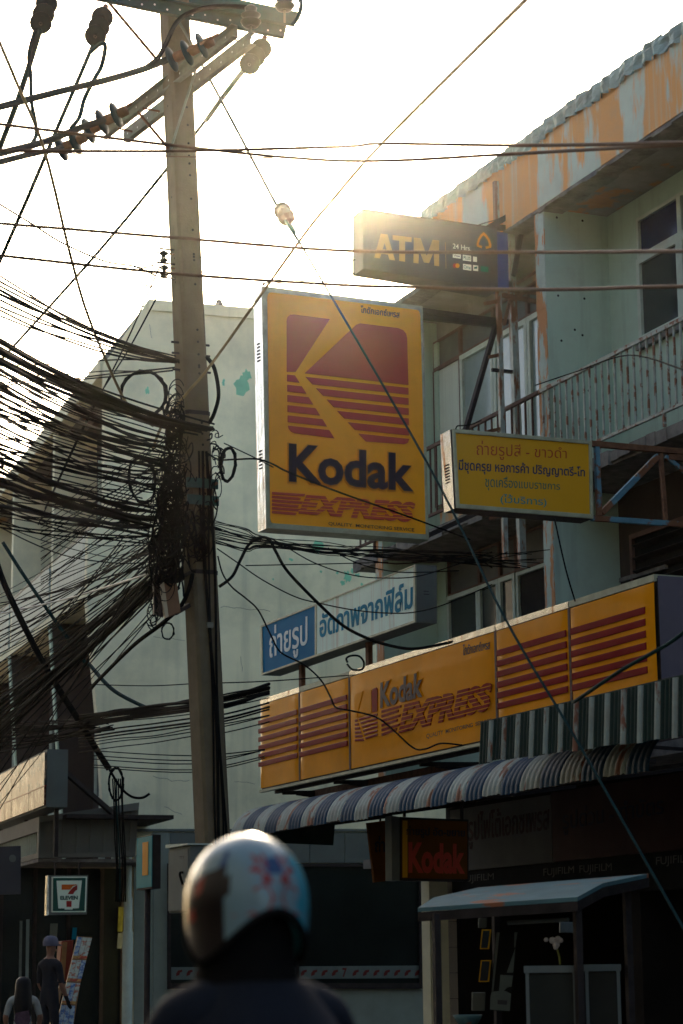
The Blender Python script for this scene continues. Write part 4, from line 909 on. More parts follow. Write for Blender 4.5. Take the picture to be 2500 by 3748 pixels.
# fittings lower down
for py in (946, 998):
    z = atd(620, py, PD).z
    for yo in (0,):
        c = pc(z); MB().tube([(c.x-.36, c.y, z+.03), (c.x+.24, c.y, z+.03)], .008, 6).build('spool_bolt', 'rust', U)
        MB().lathe([(.0, -.06), (.035, -.06), (.045, -.04), (.022, -.02), (.02, 0), (.045, .02), (.045, .035), (.02, .055), (0, .056)], (c.x-.235, c.y, z), UP, 14).build('spool_insulator', 'porcelain_grey', U, smooth=True)
        MB().tube([(c.x-.3, c.y, z-.075), (c.x-.10, c.y, z-.075), (c.x-.10, c.y, z+.075), (c.x-.28, c.y, z+.075)], .011, 6).build('spool_bracket', 'steel_dark', U)
for py, t in ((1260, .0), (1300, .05), (1360, .02), (1560, .1)):
    z = atd(700, py, PD).z; c = pc(z); MB().tube([(c.x-.2, c.y-.02, z), (c.x+.2, c.y-.02, z)], .012, 6).build('through_bolt', 'steel_dark', U)
for py in (1785, 1846):
    z = atd(750, py, PD).z; c = pc(z); MB().box((c.x-.17, c.y-.21, z-.045), (c.x+.155, c.y-.185, z+.05)).build('clamp_plate', 'steel_galv_teal', U); MB().box((c.x-.17, c.y+.185, z-.045), (c.x+.155, c.y+.21, z+.05)).build('clamp_plate', 'steel_galv_teal', U)
    MB().tube([(c.x+.12, c.y-.26, z), (c.x+.12, c.y+.24, z)], .016, 8).build('clamp_bolt', 'rust', U)
for z in (7.0, 5.4): MB().hexa([p+V((0, 0, -.02)) for p in psec(z, 1.04)], [p+V((0, 0, .02)) for p in psec(z, 1.04)]).build('steel_band', 'steel_dark', U)
cb = atd(740, 2600, PD-.19)
for dx, r_ in ((-.02, .010), (.0, .014), (.028, .009), (.06, .012)):
    MB().tube([pc(z)+V((dx+.02*math.sin(z*2+dx*50), -.19-r_, 0)) for z in [6.6-.3*i for i in range(22)]], r_, 6).build('riser_cable', 'cable_black', U)
z = atd(740, 2300, PD).z; c = pc(z); MB().box((c.x-.03, c.y-.22, z-.025), (c.x+.03, c.y-.19, z+.03)).build('tag_plate', 'steel_galv', U)

# ------------------------------------------------------------------ splice closure and meter cabinet on the pole
q0 = [(583, 2125), (632, 2105), (662, 2240), (612, 2262)]
CL = thing('splice_box', 'cream and brown cable splice box hung beside the concrete pole below the tangle', 'box', atd(612, 2262, PD-.3))
f20 = Face(atd(620, 2180, PD-.35), V((-.2, -1, 0)))
q = MB(); slabpx(q, f20, [(600, 2130), (645, 2112), (662, 2240), (616, 2258)], -.12, 0); q.build('body', 'brown_box', CL, bevel=.006)
q = MB(); slabpx(q, f20, [(580, 2138), (600, 2128), (617, 2256), (606, 2260)], -.10, .006); q.build('side', 'cream_box', CL)
q = MB(); slabpx(q, f20, [(562, 2105), (580, 2105), (600, 2255), (565, 2245)], -.1, -.02); q.build('back_plate', 'steel_dark', CL)
q = MB(); slabpx(q, f20, [(598, 2110), (670, 2085), (675, 2120), (640, 2132), (602, 2136)], -.12, .02); q.build('cap', 'rubber', CL)
MB().beam(atd(640, 2245, PD-.3), atd(692, 2215, PD-.15), .04).build('bracket', 'steel_dark', CL)
m0 = V((6.69, 19.62, 2.12))
MC = thing('meter_cabinet', 'pale steel cabinet fixed to the concrete pole behind the helmet', 'cabinet', m0)
MB().box(m0, m0+V((.19, .60, .60))).build('case', 'sheet_grey', MC, bevel=.008)
MB().box(m0+V((-.012, .02, .02)), m0+V((-.001, .58, .57))).build('door', 'sheet_grey', MC)
MB().hexa([m0+V((-.03, -.03, .602)), m0+V((.21, -.03, .602)), m0+V((.21, .62, .602)), m0+V((-.03, .62, .602))], [m0+V((-.03, -.03, .615)), m0+V((.21, -.03, .615)), m0+V((.21, .62, .635)), m0+V((-.03, .62, .635))]).build('lid', 'window_white', MC)
fmc = Face(m0+V((-.012, 0, 0)), V((-1, 0, 0)))
lettering('lettering', 'TTT', 'sign_ink', MC, fmc, [(657, 3134), (675, 3133), (675, 3143), (657, 3144)], .001, .0015, bold=.02)
MB().tube(spline([m0+V((-.013, .16, .36)), m0+V((-.05, .13, .35)), m0+V((-.05, .1, .30)), m0+V((-.03, .1, .24))]), .012, 6).build('padlock_cord', 'rubber', MC)
MB().box(m0+V((.16, .4, .2)), m0+V((.45, .46, .26))).build('bracket', 'steel_dark', MC)

# ------------------------------------------------------------------ wires
def wire(pts, r_, m_, label, name='cable', cat='cable', group=None, n=8, sub=6, jit=0, rmin=.0062):
    """pts: (px, py, horizontal distance)"""
    r_ = max(r_, rmin) if r_ < .007 else r_*(1.15 if rmin > .006 else 1)
    P = spline([atd(*p) for p in pts], n) if len(pts) > 2 else [atd(*pts[0]).lerp(atd(*pts[1]), k/4) for k in range(5)]
    off = lambda p: p[0] <= 0 or p[0] >= 2500 or p[1] <= 0          # a wire that leaves the view carries on beyond it
    if off(pts[0]): P.insert(0, P[0]+(P[0]-P[1]).normalized()*5)
    if off(pts[-1]) and P[-1].z > 2.5: P.append(P[-1]+(P[-1]-P[-2]).normalized()*5)
    if jit: P = [p+V((rnd.uniform(-jit, jit), rnd.uniform(-jit, jit), rnd.uniform(-jit, jit))) for p in P]
    return tag(MB().tube(P, r_, sub).build(name, m_, None, smooth=True), label, cat, group)
H = PD
wire([(1935, -12, 12.5), (1401, 522, 17.5), (1222, 726, 18.9), (1100, 877, 19.8), (781, 1323, H-.5), (690, 1432, H-.3), (600, 1545, H), (560, 1640, H)], .013, 'cable_gold', 'golden stay wire slanting from the upper right sky down to the pole', 'stay_wire', 'wire')
wire([(735, 228, H), (880, 500, H-.7), (1020, 765, H-1.6), (1100, 893, H-2)], .013, 'steel_galv', 'steel guy wire from the pole top down to its block insulator', 'guy_wire', 'wire')
wire([(1062, 838, H-1.8), (1100, 893, H-2), (1570, 1706, 18), (1849, 2264, 16.6), (2120, 2726, 15.6), (2560, 3500, 14.2)], .0085, 'cable_teal', 'blue green guy wire slanting down across the big yellow sign and awnings', 'guy_wire', 'wire')
gi = thing('guy_insulator', 'brown block insulator in the middle of the guy wire against the sky', 'insulator', atd(1050, 800, H-1.7))
p, q = atd(1030, 765, H-1.6), atd(1068, 832, H-1.8); d = (q-p).normalized(); MB().lathe([(0, -.03), (.035, -.03), (.08, 0), (.085, .06), (.065, .075), (.065, .11), (.085, .125), (.08, .185), (.035, .215), (0, .215)], p, d, 8).build('block', 'brown_box', gi)
MB().tube([p-d*.03, p+d*.05], .02, 6).build('clamp', 'steel_galv', gi); MB().tube([q-d*.03, q+d*.1], .02, 6).build('clamp', 'steel_galv', gi)
wire([(-20, 452, 15), (614, 530, 15), (1100, 580, 15), (1417, 588, 15), (1864, 564, 14.2), (2326, 538, 13), (2520, 530, 12.6)], .0105, 'cable_brown', 'long thin brown wire crossing the sky and the roof edge, second from the top', n=8)
wire([(-20, 550, 15.5), (614, 553, 15.5), (1250, 537, 15), (1401, 526, 14.6), (1920, 532, 13.4), (2520, 522, 12)], .0105, 'cable_brown', 'long thin brown wire crossing in front of the pole just below the crossarms', n=8)
wire([(-20, 552, 17), (614, 572, 17), (1000, 578, 17)], .004, 'cable_brown', 'faint thin wire just below the crossing brown wires in the sky', n=8)
wire([(-20, 816, 15), (640, 870, 15), (1250, 917, 15), (1864, 923, 14), (2520, 919, 12)], .0105, 'cable_brown', 'thin wire crossing in front of the ATM sign', n=8)
wire([(-20, 933, 15), (638, 1002, 15), (1250, 1043, 15), (1500, 1050, 14.6), (1688, 1057, 14.2), (1900, 1060, 13.6), (2127, 1058, 13), (2300, 1052, 12.5), (2520, 1048, 12)], .0105, 'cable_brown', 'thin wavy wire crossing just below the ATM sign', n=8)
wire([(893, 255, H+.2), (705, 502, H+1.5), (614, 614, H+2), (347, 937, H+5), (0, 1322, H+9), (-30, 1352, H+9.3)], .017, 'cable_teal', 'thick teal line running behind the pole down to the left edge', cat='line')
wire([(905, 240, H-.1), (820, 350, H+.6), (756, 440, H+1.1)], .026, 'steel_galv', 'armour wrapped line end below the grey hanging insulators', cat='line')
wire([(146, 110, H-1.4), (100, 262, H-1), (55, 395, H-.5), (0, 540, 0+H), (-20, 600, H)], .026, 'cable_teal', 'thick line hanging from the leftmost insulator string', cat='line')
wire([(128, 112, H-1.4), (106, 200, H-1.2), (112, 270, H-1.1), (115, 370, H-1), (130, 450, H-.9), (131, 500, H-.9), (100, 545, H-.9)], .017, 'cable_teal', 'slack jumper loop beside the leftmost insulator string', cat='line')
wire([(340, 165, H-1.2), (300, 260, H-1), (205, 480, H-.4), (90, 750, H+.6), (0, 955, H+1.5), (-20, 1000, H+1.6)], .020, 'cable_teal', 'thick line hanging down from the second insulator string', cat='line')
wire([(332, 190, H-1.2), (365, 162, H-1.2), (385, 168, H-1.2), (372, 240, H-1.1), (345, 290, H-1.1), (310, 360, H-1), (290, 430, H-1), (258, 470, H-1)], .020, 'cable_teal', 'looped jumper beside the second insulator string', cat='line')
wire([(-20, 396, H-3), (190, 342, H-2), (400, 290, H-1.4), (534, 250, H-1.1), (620, 214, H-1)], .030, 'cable_grey', 'thick twisted service line reaching the upper disc insulators from the left', cat='line')
wire([(-20, 566, H-3), (160, 520, H-1.6), (250, 485, H-1), (310, 462, H-.8), (380, 440, H-.6)], .030, 'cable_grey', 'thick twisted line reaching the lower disc insulators from the left', cat='line')
wire([(-20, 598, H-3), (110, 565, H-2), (190, 550, H-1.2), (225, 540, H-.6)], .026, 'cable_grey', 'lowest thick twisted line at the lower disc insulators', cat='line')
wire([(530, 250, H-1.1), (575, 215, H-1.1), (605, 165, H-1), (645, 85, H-.9), (700, 45, H-.8), (790, 24, H-.7), (890, 26, H-.6), (918, 32, H-.6)], .022, 'cable_black', 'black jumper arching over the pole top to the post insulator', cat='line')
wire([(1098, -10, H-.5), (1102, 20, H-.5), (1092, 60, H-.5), (1070, 92, H-.5)], .020, 'cable_teal', 'teal jumper curling at the right end of the crossarm', cat='line')
wire([(-10, 135, H-4), (60, 300, H-4), (163, 552, H-3.5), (259, 940, H-2.5), (327, 1168, H-1.5), (445, 1444, H-.6), (500, 1507, H-.4), (560, 1560, H-.2)], .012, 'cable_gold', 'thin golden wire falling steeply from the top left corner to the pole tangle', 'stay_wire', 'wire')
for k, (p0, p1) in enumerate((((585, 975), (310, 1560)), ((594, 1050), (335, 1500)))):
    wire([(*p0, H-.1), ((p0[0]+p1[0])/2+4, (p0[1]+p1[1])/2+8, H+2), (*p1, H+5), (p1[0]-170, p1[1]+360, H+9)], .008, 'cable_black', 'thin service wire from the %s spool insulator down to the left' % ('upper', 'lower')[k], cat='cable')
wire([(-10, 742, H-4), (110, 815, H-3), (230, 890, H-2), (380, 955, H-.8), (480, 972, H-.4), (520, 985, H-.2), (570, 1010, H-.1)], .008, 'cable_grey', 'thin twisted wire curving to the spool insulators from the left', n=8)
wire([(575, 960, H-.2), (540, 978, H-.2), (500, 978, H-.2), (484, 972, H-.2)], .007, 'cable_black', 'short pigtail of wire at the upper spool insulator')
wire([(588, 1045, H-.2), (560, 1050, H-.2), (525, 1040, H-.2), (512, 1020, H-.2), (530, 1008, H-.2)], .007, 'cable_black', 'short looped pigtail of wire at the lower spool insulator')
wire([(965, 1037, KY), (1120, 1000, 24), (1300, 950, 24.2)], .004, 'cable_black', 'thin wire from the corner of the big yellow sign to the ATM sign', n=4)
wire([(965, 1040, KY), (1140, 1025, 24), (1300, 1000, 24.2)], .004, 'cable_black', 'second thin wire from the big yellow sign corner, lower of the two', n=4)
wire([(757, 1307, H-.1), (785, 1350, H-.2), (800, 1442, H-.25), (785, 1510, H-.2), (766, 1548, H-.1)], .018, 'cable_black', 'thick black cable loop bulging right of the pole above the tangle')
# thin cables drawn across the big sign and the shop front
thin = [([(760, 1660, H-.3), (800, 1682, H-.3), (850, 1682, H-.5), (940, 1680, H-.8), (1000, 1700, H-1), (1060, 1730, H-1), (1250, 1805, H-.6), (1450, 1875, 22.5), (1600, 1930, 23.3), (1720, 1975, 24)], .008, 'black cable drooping across the lettering of the big yellow sign'),
        ([(820, 1622, H-.3), (930, 1674, H-.4), (1000, 1710, H)], .004, 'hair thin wire above the black cable left of the big yellow sign'),
        ([(900, 2070, H+.4), (1000, 2068, H+1), (1200, 2064, 24), (1420, 2058, 26)], .004, 'thin level wire across the cream wall below the big yellow sign'),
        ([(795, 2008, H-.2), (870, 2060, H), (960, 2122, H), (1075, 2182, H), (1160, 2206, H), (1310, 2235, H), (1461, 2245, H+.2), (1563, 2232, H+.6), (1660, 2200, H+1), (1800, 2140, H+2)], .0065, 'slack black cable dipping across the top of the blue and white sign'),
        ([(960, 1968, H), (1010, 1980, H), (1150, 2060, H), (1300, 2107, H), (1440, 2116, H+.3), (1540, 2107, H+.6), (1660, 2070, H+1), (1800, 2020, H+2)], .006, 'slack thin cable dipping above the blue and white sign'),
        ([(1200, 2005, H), (1310, 2062, H), (1440, 2092, H), (1560, 2094, H+1), (1680, 2088, H+2)], .005, 'thin cable sagging past the slab corner above the blue and white sign'),
        ([(797, 2035, H-.2), (815, 2100, H-.2), (850, 2150, H-.2), (900, 2190, H-.2), (946, 2235, H-.2), (992, 2327, H-.2), (1028, 2388, H-.2), (1114, 2434, H-.2), (1175, 2490, H-.2), (1208, 2549, H-.2), (1230, 2590, H-.2), (1288, 2602, H-.2), (1374, 2624, H-.2), (1431, 2665, H-.2), (1512, 2737, H-.2), (1558, 2741, H-.2), (1614, 2721, H-.2), (1690, 2727, H)], .0075, 'long wavy black cable wandering down across the blue sign and the long yellow sign'),
        ([(802, 2148, H-.1), (850, 2110, H-.1), (880, 2050, H-.1), (910, 1995, H-.1), (950, 1968, H-.1), (985, 1975, H-.1), (1010, 2020, H-.1), (1053, 2092, H-.1), (1160, 2204, H-.1), (1257, 2291, H-.1), (1359, 2342, H), (1461, 2370, H+.2), (1538, 2372, H+.5), (1655, 2349, H+1)], .014, 'thick black cable arching up from the pole then swooping down over the blue sign'),
        ([(798, 2500, H), (1000, 2492, H+1), (1300, 2470, 25)], .004, 'thin level wire under the blue and white sign'),
        ([(330, 2505, H+6), (560, 2510, H+4), (800, 2495, H+1)], .004, 'thin level wire on the cream wall left of the pole')]
for P, r_, lb in thin: wire(P, r_, 'cable_black', lb, n=6, sub=5)
wire([(1272, 2425, H+3), (1268, 2410, H+3), (1285, 2400, H+3), (1315, 2402, H+3), (1332, 2425, H+3), (1325, 2450, H+3), (1290, 2450, H+3), (1270, 2430, H+3)], .010, 'cable_black', 'small black ring of cable above the long yellow sign', n=5)
wire([(2520, 2300, 15), (2440, 2360, 15.2), (2280, 2450, 15.6), (2130, 2550, 16.2), (2100, 2570, 16.5)], .012, 'cable_teal', 'blue hose from the right edge down to the green awning', name='hose', cat='hose')
wire([(2030, 1900, 21.5), (2070, 2080, 21.5), (2105, 2200, 21.8)], .007, 'cable_black', 'thin cable hanging against the lower party wall', n=5)
wire([(1960, 1410, 23), (2110, 1360, 20), (2300, 1300, 18), (2520, 1360, 14)], .006, 'cable_black', 'thin wire sloping in front of the pale balcony railing', n=6)
# bundle running right from the pole behind the big sign
for k in range(16):
    y0 = 1905+k*5.5; s1, s2, s3, s4 = [rnd.uniform(-26, 26) for _ in range(4)]; dp = rnd.uniform(-.25, .25)
    wire([(785, y0, H+dp), (900, y0+30+s1*.5, H+.3+dp), (960, 1965+k*2.5+s1*.4, H+.5+dp), (1200, 1998+s2+k*1.5, H+1.2+dp), (1450, 2020+s3+k*1.2, H+1.8+dp), (1700, 2040+s4+k, H+2.2+dp), (1800+rnd.random()*240, 2050+rnd.uniform(-38, 30), H+2.6)], rnd.choice((.0045, .005, .006, .008)), 'cable_black', 'black cable in the bundle sagging under the big yellow sign to the shophouse', group='cables sagging under the big yellow sign', n=5, sub=5, rmin=.0045)
# bundle running from the pole behind the long sign to the left corner
for k in range(20):
    a, b, c = [rnd.uniform(-1, 1) for _ in range(3)]; yo = (k-7)*3.2 if k < 14 else 40+(k-14)*14; dp = rnd.uniform(-.3, .3)
    wire([(290, 2648+yo*1.0+a*8, H+7), (420, 2622+yo+b*7, H+4.5), (560, 2608+yo+c*6, H+3), (700, 2590+yo+a*8, H+1.2+dp), (830, 2566+yo+b*10, H+.8+dp), (985, 2530+yo+c*10, H+1.6+dp)], rnd.choice((.006, .008, .010, .016 if k < 5 else .006)), 'cable_black', 'black cable in the level bundle running left from the long yellow sign', group='cables in the level bundle behind the pole', n=5, sub=5)
for k in range(5):
    y0 = 2760+k*16+rnd.uniform(-6, 6); wire([(340, y0-10, H+6), (700, y0+8, H+2), (970, y0-30+rnd.uniform(-15, 15), H+1.5)], .0055, 'cable_black', 'thin black wire strung low across the cream wall behind the pole', group='thin wires low across the cream wall', n=6, sub=5)
# fans of cables on the left
def fan(n, la, ra, ld, rd, sag, rr, lab, grp, m_='cable_black', mid=None, jit=0, rmin=.0045):
    for k in range(n):
        t = (k+rnd.uniform(-.35, .35))/max(1, n-1); t = min(1, max(0, t)); u = rnd.random()
        x0 = la[0]; y0 = la[1]+(la[2]-la[1])*t; x1 = ra[0]+(ra[1]-ra[0])*rnd.random(); y1 = ra[2]+(ra[3]-ra[2])*(t*.5+u*.5)
        s_ = rnd.uniform(*sag); P = []
        for q in range(6):
            f = q/5; P.append((x0+(x1-x0)*f, y0+(y1-y0)*f+s_*4*f*(1-f)+(rnd.uniform(-5, 5) if 0 < q < 5 else 0), ld*(1-f)+rd*f+rnd.uniform(-.1, .1)))
        wire(P, rnd.choice(rr), m_ if rnd.random() < .88 else 'cable_grey', lab, group=grp, n=4, sub=5, jit=jit, rmin=rmin)
fan(9, (-15, 1000, 1150), (640, 665, 1300, 1345), 18, H, (10, 50), (.008, .009, .012), 'black cable falling from the left sky to the uppermost clamp on the pole', 'cables at the uppermost clamp', rmin=.009)
fan(4, (-15, 1340, 1420), (630, 665, 1320, 1370), H+8, H, (-8, 8), (.006, .008), 'nearly level black cable reaching the uppermost clamp from the left edge', 'level cables at the uppermost clamp', rmin=.0075)
fan(10, (-15, 1232, 1322), (690, 790, 1545, 1600), 18, H-.2, (22, 40), (.009, .011, .014, .016), 'cable in the tight heavy bundle falling from the left edge to the pole side', 'cables of the tight falling bundle', rmin=.0075)
fan(26, (-15, 1300, 1520), (600, 680, 1530, 1780), 18.5, H-.1, (0, 60), (.006, .007, .009, .011), 'black cable fanning from the left edge into the middle of the pole tangle', 'cables fanning into the middle of the tangle', rmin=.0068)
fan(22, (-15, 1500, 1700), (560, 670, 1650, 1900), 19, H-.1, (-10, 55), (.006, .007, .009), 'black cable fanning from the left edge into the lower half of the tangle', 'cables fanning into the lower tangle', rmin=.0062)
fan(7, (-15, 1640, 1850), (500, 620, 1860, 1990), 18, H-.1, (5, 35), (.014, .018, .022), 'thick black trunk cable sloping from the left edge to the tangle', 'thick trunk cables sloping to the tangle')
fan(30, (-15, 1680, 1930), (520, 660, 1790, 2060), 19, H, (-5, 60), (.0045, .005, .006, .008), 'thin black cable in the dense weave left of the pole', 'thin cables of the dense weave')
fan(46, (-15, 2180, 2760), (560, 660, 1880, 2200), H+11, H, (-25, 30), (.0055, .007, .008, .010), 'black cable sweeping down from the tangle to the lower left edge', 'cables sweeping down to the left edge')
fan(22, (-15, 2560, 2720), (540, 600, 2080, 2170), H+9, H, (-10, 20), (.007, .009, .010, .013), 'cable of the thick strand sweeping down from the splice box to the lower left', 'cables of the thick strand below the splice box')
fan(14, (-15, 2480, 3000), (430, 660, 1950, 2220), H+12, H, (-20, 20), (.006, .008), 'thin stray cable crossing down to the lower left corner', 'stray cables to the lower left corner')
fan(16, (150, 1900, 2160), (640, 700, 1480, 1900), H+5, H+.2, (-15, 20), (.005, .006, .007), 'thin cable climbing steeply through the tangle towards the pole', 'thin cables climbing through the tangle')
fan(24, (-15, 2640, 2760), (300, 420, 2610, 2690), H+12, H+6, (-8, 14), (.006, .008, .010), 'thin level cable in the shaded weave at the lower left', 'level cables in the lower left weave')
wire([(-15, 2250, H+8), (250, 2190, H+5), (545, 2100, H)], .010, 'cable_white', 'single pale cable rising from the left edge to the splice box')
wire([(-15, 2050, H+7), (30, 2170, H+7), (160, 2430, H+7), (290, 2640, H+7), (370, 2770, H+7), (400, 2815, H+7)], .035, 'cable_black', 'heavy black strap cable slanting down in front of the store canopy')
wire([(10, 1985, H+7), (110, 2140, H+7), (300, 2410, H+7), (325, 2430, H+7), (420, 2530, H+6), (575, 2608, H+5)], .022, 'cable_teal', 'teal cable slanting down across the fins to the level bundle')
wire([(330, 2520, H+4), (480, 2370, H+1), (590, 2285, H-.2), (660, 2220, H-.2), (690, 2160, H-.25), (705, 2100, H-.25)], .018, 'cable_black', 'thick black cable climbing from the lower left around the splice box')
# coils
def coil(cx, cy, rx, ry, d, turns, r_, lab, tilt=0, spread=6):
    P = []
    for k in range(turns*18+1):
        q = k*2*math.pi/18; s_ = 1+rnd.uniform(-.05, .05)
        x, y = math.cos(q)*rx*s_, math.sin(q)*ry*s_; P.append(atd(cx+x*math.cos(tilt)-y*math.sin(tilt)+rnd.uniform(-1, 1)*spread*.4, cy+x*math.sin(tilt)+y*math.cos(tilt), d+rnd.uniform(-.03, .03)))
    return tag(MB().tube(P, r_, 6).build('cable_coil', 'cable_black', None, smooth=True), lab, 'cable coil')
coil(526, 1442, 82, 84, H-.3, 5, .012, 'large black cable coil hanging left of the pole against the cream wall')
coil(520, 1756, 48, 86, H-.35, 4, .010, 'tall narrow black cable coil inside the tangle left of the pole', -.12)
coil(835, 1700, 26, 62, H-.3, 3, .014, 'upright black cable coil on the right side of the pole', .1)
coil(560, 2060, 14, 60, H-.45, 4, .007, 'small upright coil of blue grey cable under the tangle')
coil(615, 2310, 22, 30, H-.3, 3, .007, 'little drooping coil of cable below the splice box')
coil(425, 2870, 26, 60, H+8, 4, .011, 'coiled black cables at the corner of the store canopy')
# the tangle itself
tg = MB()
def noodle(cx, cy, sx, sy, r_, n=9, step=52):
    x, y = rnd.gauss(cx, sx), rnd.gauss(cy, sy); d = H-.25+rnd.uniform(-.25, .2); a = rnd.uniform(0, 6.28); sg = rnd.choice((-1, 1)); P = []
    for k in range(n):
        P.append(atd(x, y, d)); a += rnd.uniform(.25, 1.05)*sg; x += math.cos(a)*step*.45; y += math.sin(a)*step*.75; d += rnd.uniform(-.06, .06)
        x += (cx-x)*.22; y += (cy-y)*.10
    tg.tube(spline(P, 4), r_, 4)
for k in range(105): noodle(625, 1830, 38, 130, rnd.choice((.004, .005, .006, .008)))
for k in range(85): noodle(610, 2010, 40, 75, rnd.choice((.005, .007, .010)))
for k in range(40): noodle(645, 1570, 20, 80, rnd.choice((.005, .006, .008)))
for k in range(22): noodle(790, 1720, 18, 70, rnd.choice((.006, .008)), 5, 34)
for k in range(50): noodle(720, 1960, 45, 55, rnd.choice((.006, .008)), 6, 50)
for k in range(26): noodle(560, 2200, 12, 50, .006, 5, 36)
tag(tg.build('cable_tangle', 'cable_black', None, smooth=True), 'dense knot of black cables wrapped around the concrete pole', None, kind='stuff')
# corner drop of cables down the store canopy
for k in range(6):
    x = 412+k*7; wire([(x, 2850, H+8.2), (x+4+rnd.uniform(-4, 4), 2960, H+8.1), (x+9, 3080, H+8.1), (x+14+rnd.uniform(-3, 3), 3180, H+8.1), (x+12, 3300, H+8.3)], .009, 'cable_black' if k != 2 else 'cable_teal', 'cable dropping down over the store canopy from the corner coil', group='cables dropping over the store canopy', n=4, sub=5)
wire([(400, 2815, H+8), (440, 2880, H+8), (480, 2915, H+8), (520, 2920, H+8), (548, 2905, H+8)], .016, 'cable_black', 'cable end sticking out right above the store canopy corner')

# ================================================================== AWNINGS
AG = thing('awning', 'corrugated green and white striped awning hanging in front of the long yellow sign', 'awning', (9.7, 19.7, 3.5))
def ribbed(y0, y1, x, z0, z1, n, amp, m_, par, lean=.0):
    g = MB(); k = n*6; zt = z1
    for i in range(k+1):
        y = y0+(y1-y0)*i/k; xx = x-amp*abs(math.sin(math.pi*n*i/k))**.6
        g.v += [V((xx, y, z0)), V((xx+lean, y, zt))]
    for i in range(k): g.f.append((2*i, 2*i+1, 2*i+3, 2*i+2))
    return g.build('awning_sheet', m_, par, smooth=False)
y = 19.70; k = 0
while y > 12.2:
    ribbed(y-.205, y, 9.70, 3.545-.026*(19.7-y)+rnd.uniform(-.012, .012), 3.945, 3, .026, 'awning_green', AG, .03)
    ribbed(y-.285, y-.207, 9.692, 3.535-.026*(19.7-y)+rnd.uniform(-.012, .012), 3.942, 1, .032, 'awning_white', AG, .03); y -= .286; k += 1
MB().box((9.72, 12.2, 3.948), (10.62, 19.7, 3.957)).build('awning_top', 'awning_green', AG)
MB().box((9.725, 12.2, 3.90), (9.76, 19.66, 3.946)).build('edge_rail', 'steel_dark', AG)
for y in (12.6, 15.0, 17.4, 19.4): MB().beam((9.75, y, 3.93), (12.44, y, 3.86), .04).build('awning_arm', 'steel_dark', AG)
MB().box((9.72, 12.2, 3.4), (9.74, 15.9, 3.5)).build('valance', 'awning_green', AG)
AB = thing('awning', 'rounded blue and white striped metal awning with rust spots under the long yellow sign', 'awning', (10.2, 28.25, 3.3))
def sheet(seed, m_):
    rr = random.Random(seed); g = MB(); n1, n2, W_ = 20, 11, .418; bot = rr.uniform(-.02, .012)
    for i in range(n1+1):
        y = W_*i/n1; gr = .011*abs(math.sin(math.pi*4*i/n1))**.5
        for j in range(n2+1):
            t = j/(n2-1)
            if j < n2: a = R(82)*t; x, z = 10.7-(.5+gr)*math.cos(a), 3.3+(.42+gr)*math.sin(a)
            else: x, z = 11.35, 3.87
            if j == 0: z += bot-rr.uniform(0, .012)
            g.v.append(V((x, y, z)))
    for i in range(n1):
        for j in range(n2):
            c = i*(n2+1)+j; g.f.append((c, c+1, c+n2+2, c+n2+1))
    me = g.mesh('awning_sheet'); me.materials.append(MATS[m_])
    for p in me.polygons: p.use_smooth = True
    return me
sw_, sbb = [sheet(s_, 'awning_white') for s_ in range(3)], [sheet(s_+9, 'awning_blue') for s_ in range(3)]
for k in range(26):
    put((sw_ if k % 2 == 0 else sbb)[rnd.randrange(3)], 'awning_sheet', (0, 28.25-.42*(k+1), rnd.uniform(-.006, .006)), AB)
for y in (17.6, 20.2, 22.8, 25.4, 28.0):
    MB().beam((10.26, y, 3.32), (12.44, y, 3.62), .035).build('awning_arm', 'steel_dark', AB); MB().beam((11.3, y, 3.84), (12.44, y, 3.80), .035).build('awning_arm', 'steel_dark', AB)
MB().tube([(10.24, 17.4, 3.315), (10.24, 28.2, 3.315)], .018, 6).build('edge_tube', 'steel_dark', AB)
TP = MB(); f30 = Face((0, 27.4, 0), (0, -1, 0)); slabpx(TP, f30, [(905, 3045), (1000, 3020), (1110, 3005), (1227, 3007), (1220, 3094), (1000, 3085), (905, 3080)], -.02, 0)
tag(TP.build('tarpaulin', 'awning_green', None), 'dark green sheet hanging below the left end of the rounded awning', 'tarpaulin')

# ================================================================== STREET STALL UNDER THE AWNINGS
ST = thing('street_stall', 'small street stall under a pale blue sloping metal roof with rust streaks', 'stall', (8.6, 16.0, .14))
rp = [atd(1529, 3323, 17.0), atd(1586, 3285, 17.7), atd(1752, 3248, 18.8), atd(2374, 3198, 17.6), atd(2208, 3232, 16.7), atd(2113, 3283, 16.2)]
MB().hexa([p-V((0, 0, .03)) for p in rp], rp).build('roof', 'cart_roof', ST)
vl = MB()
for a, b in ((rp[0], rp[5]), (rp[5], rp[4]), (rp[4], rp[3])): vl.prism([a-V((0, 0, .032)), b-V((0, 0, .032)), b-V((0, 0, .10)), a-V((0, 0, .10))], (.02, .03, 0))
vl.build('valance', 'steel_dark', ST)
for p in (rp[0].lerp(rp[5], .12), rp[5]+V((.05, .1, 0)), rp[2]+V((.1, -.1, 0)), rp[3]+V((-.2, .0, 0))):
    MB().box((p.x-.025, p.y-.025, .14), (p.x+.025, p.y+.025, p.z-.05)).build('post', 'steel_dark', ST)
MB().tube([atd(1860, 3378, 17), atd(2080, 3366, 16.6)], .016, 8).build('tube_lamp', 'sheet_grey', ST)
MB().hexa([V((p.x, p.y, .14)) for p in (rp[0].lerp(rp[5], .2)+V((.3, .4, 0)), rp[5]+V((.1, .2, 0)), rp[4]+V((.2, .5, 0)), rp[2]+V((.2, -.2, 0)))], [V((p.x, p.y, 1.0)) for p in (rp[0].lerp(rp[5], .2)+V((.3, .4, 0)), rp[5]+V((.1, .2, 0)), rp[4]+V((.2, .5, 0)), rp[2]+V((.2, -.2, 0)))]).build('counter', 'void_black', ST)
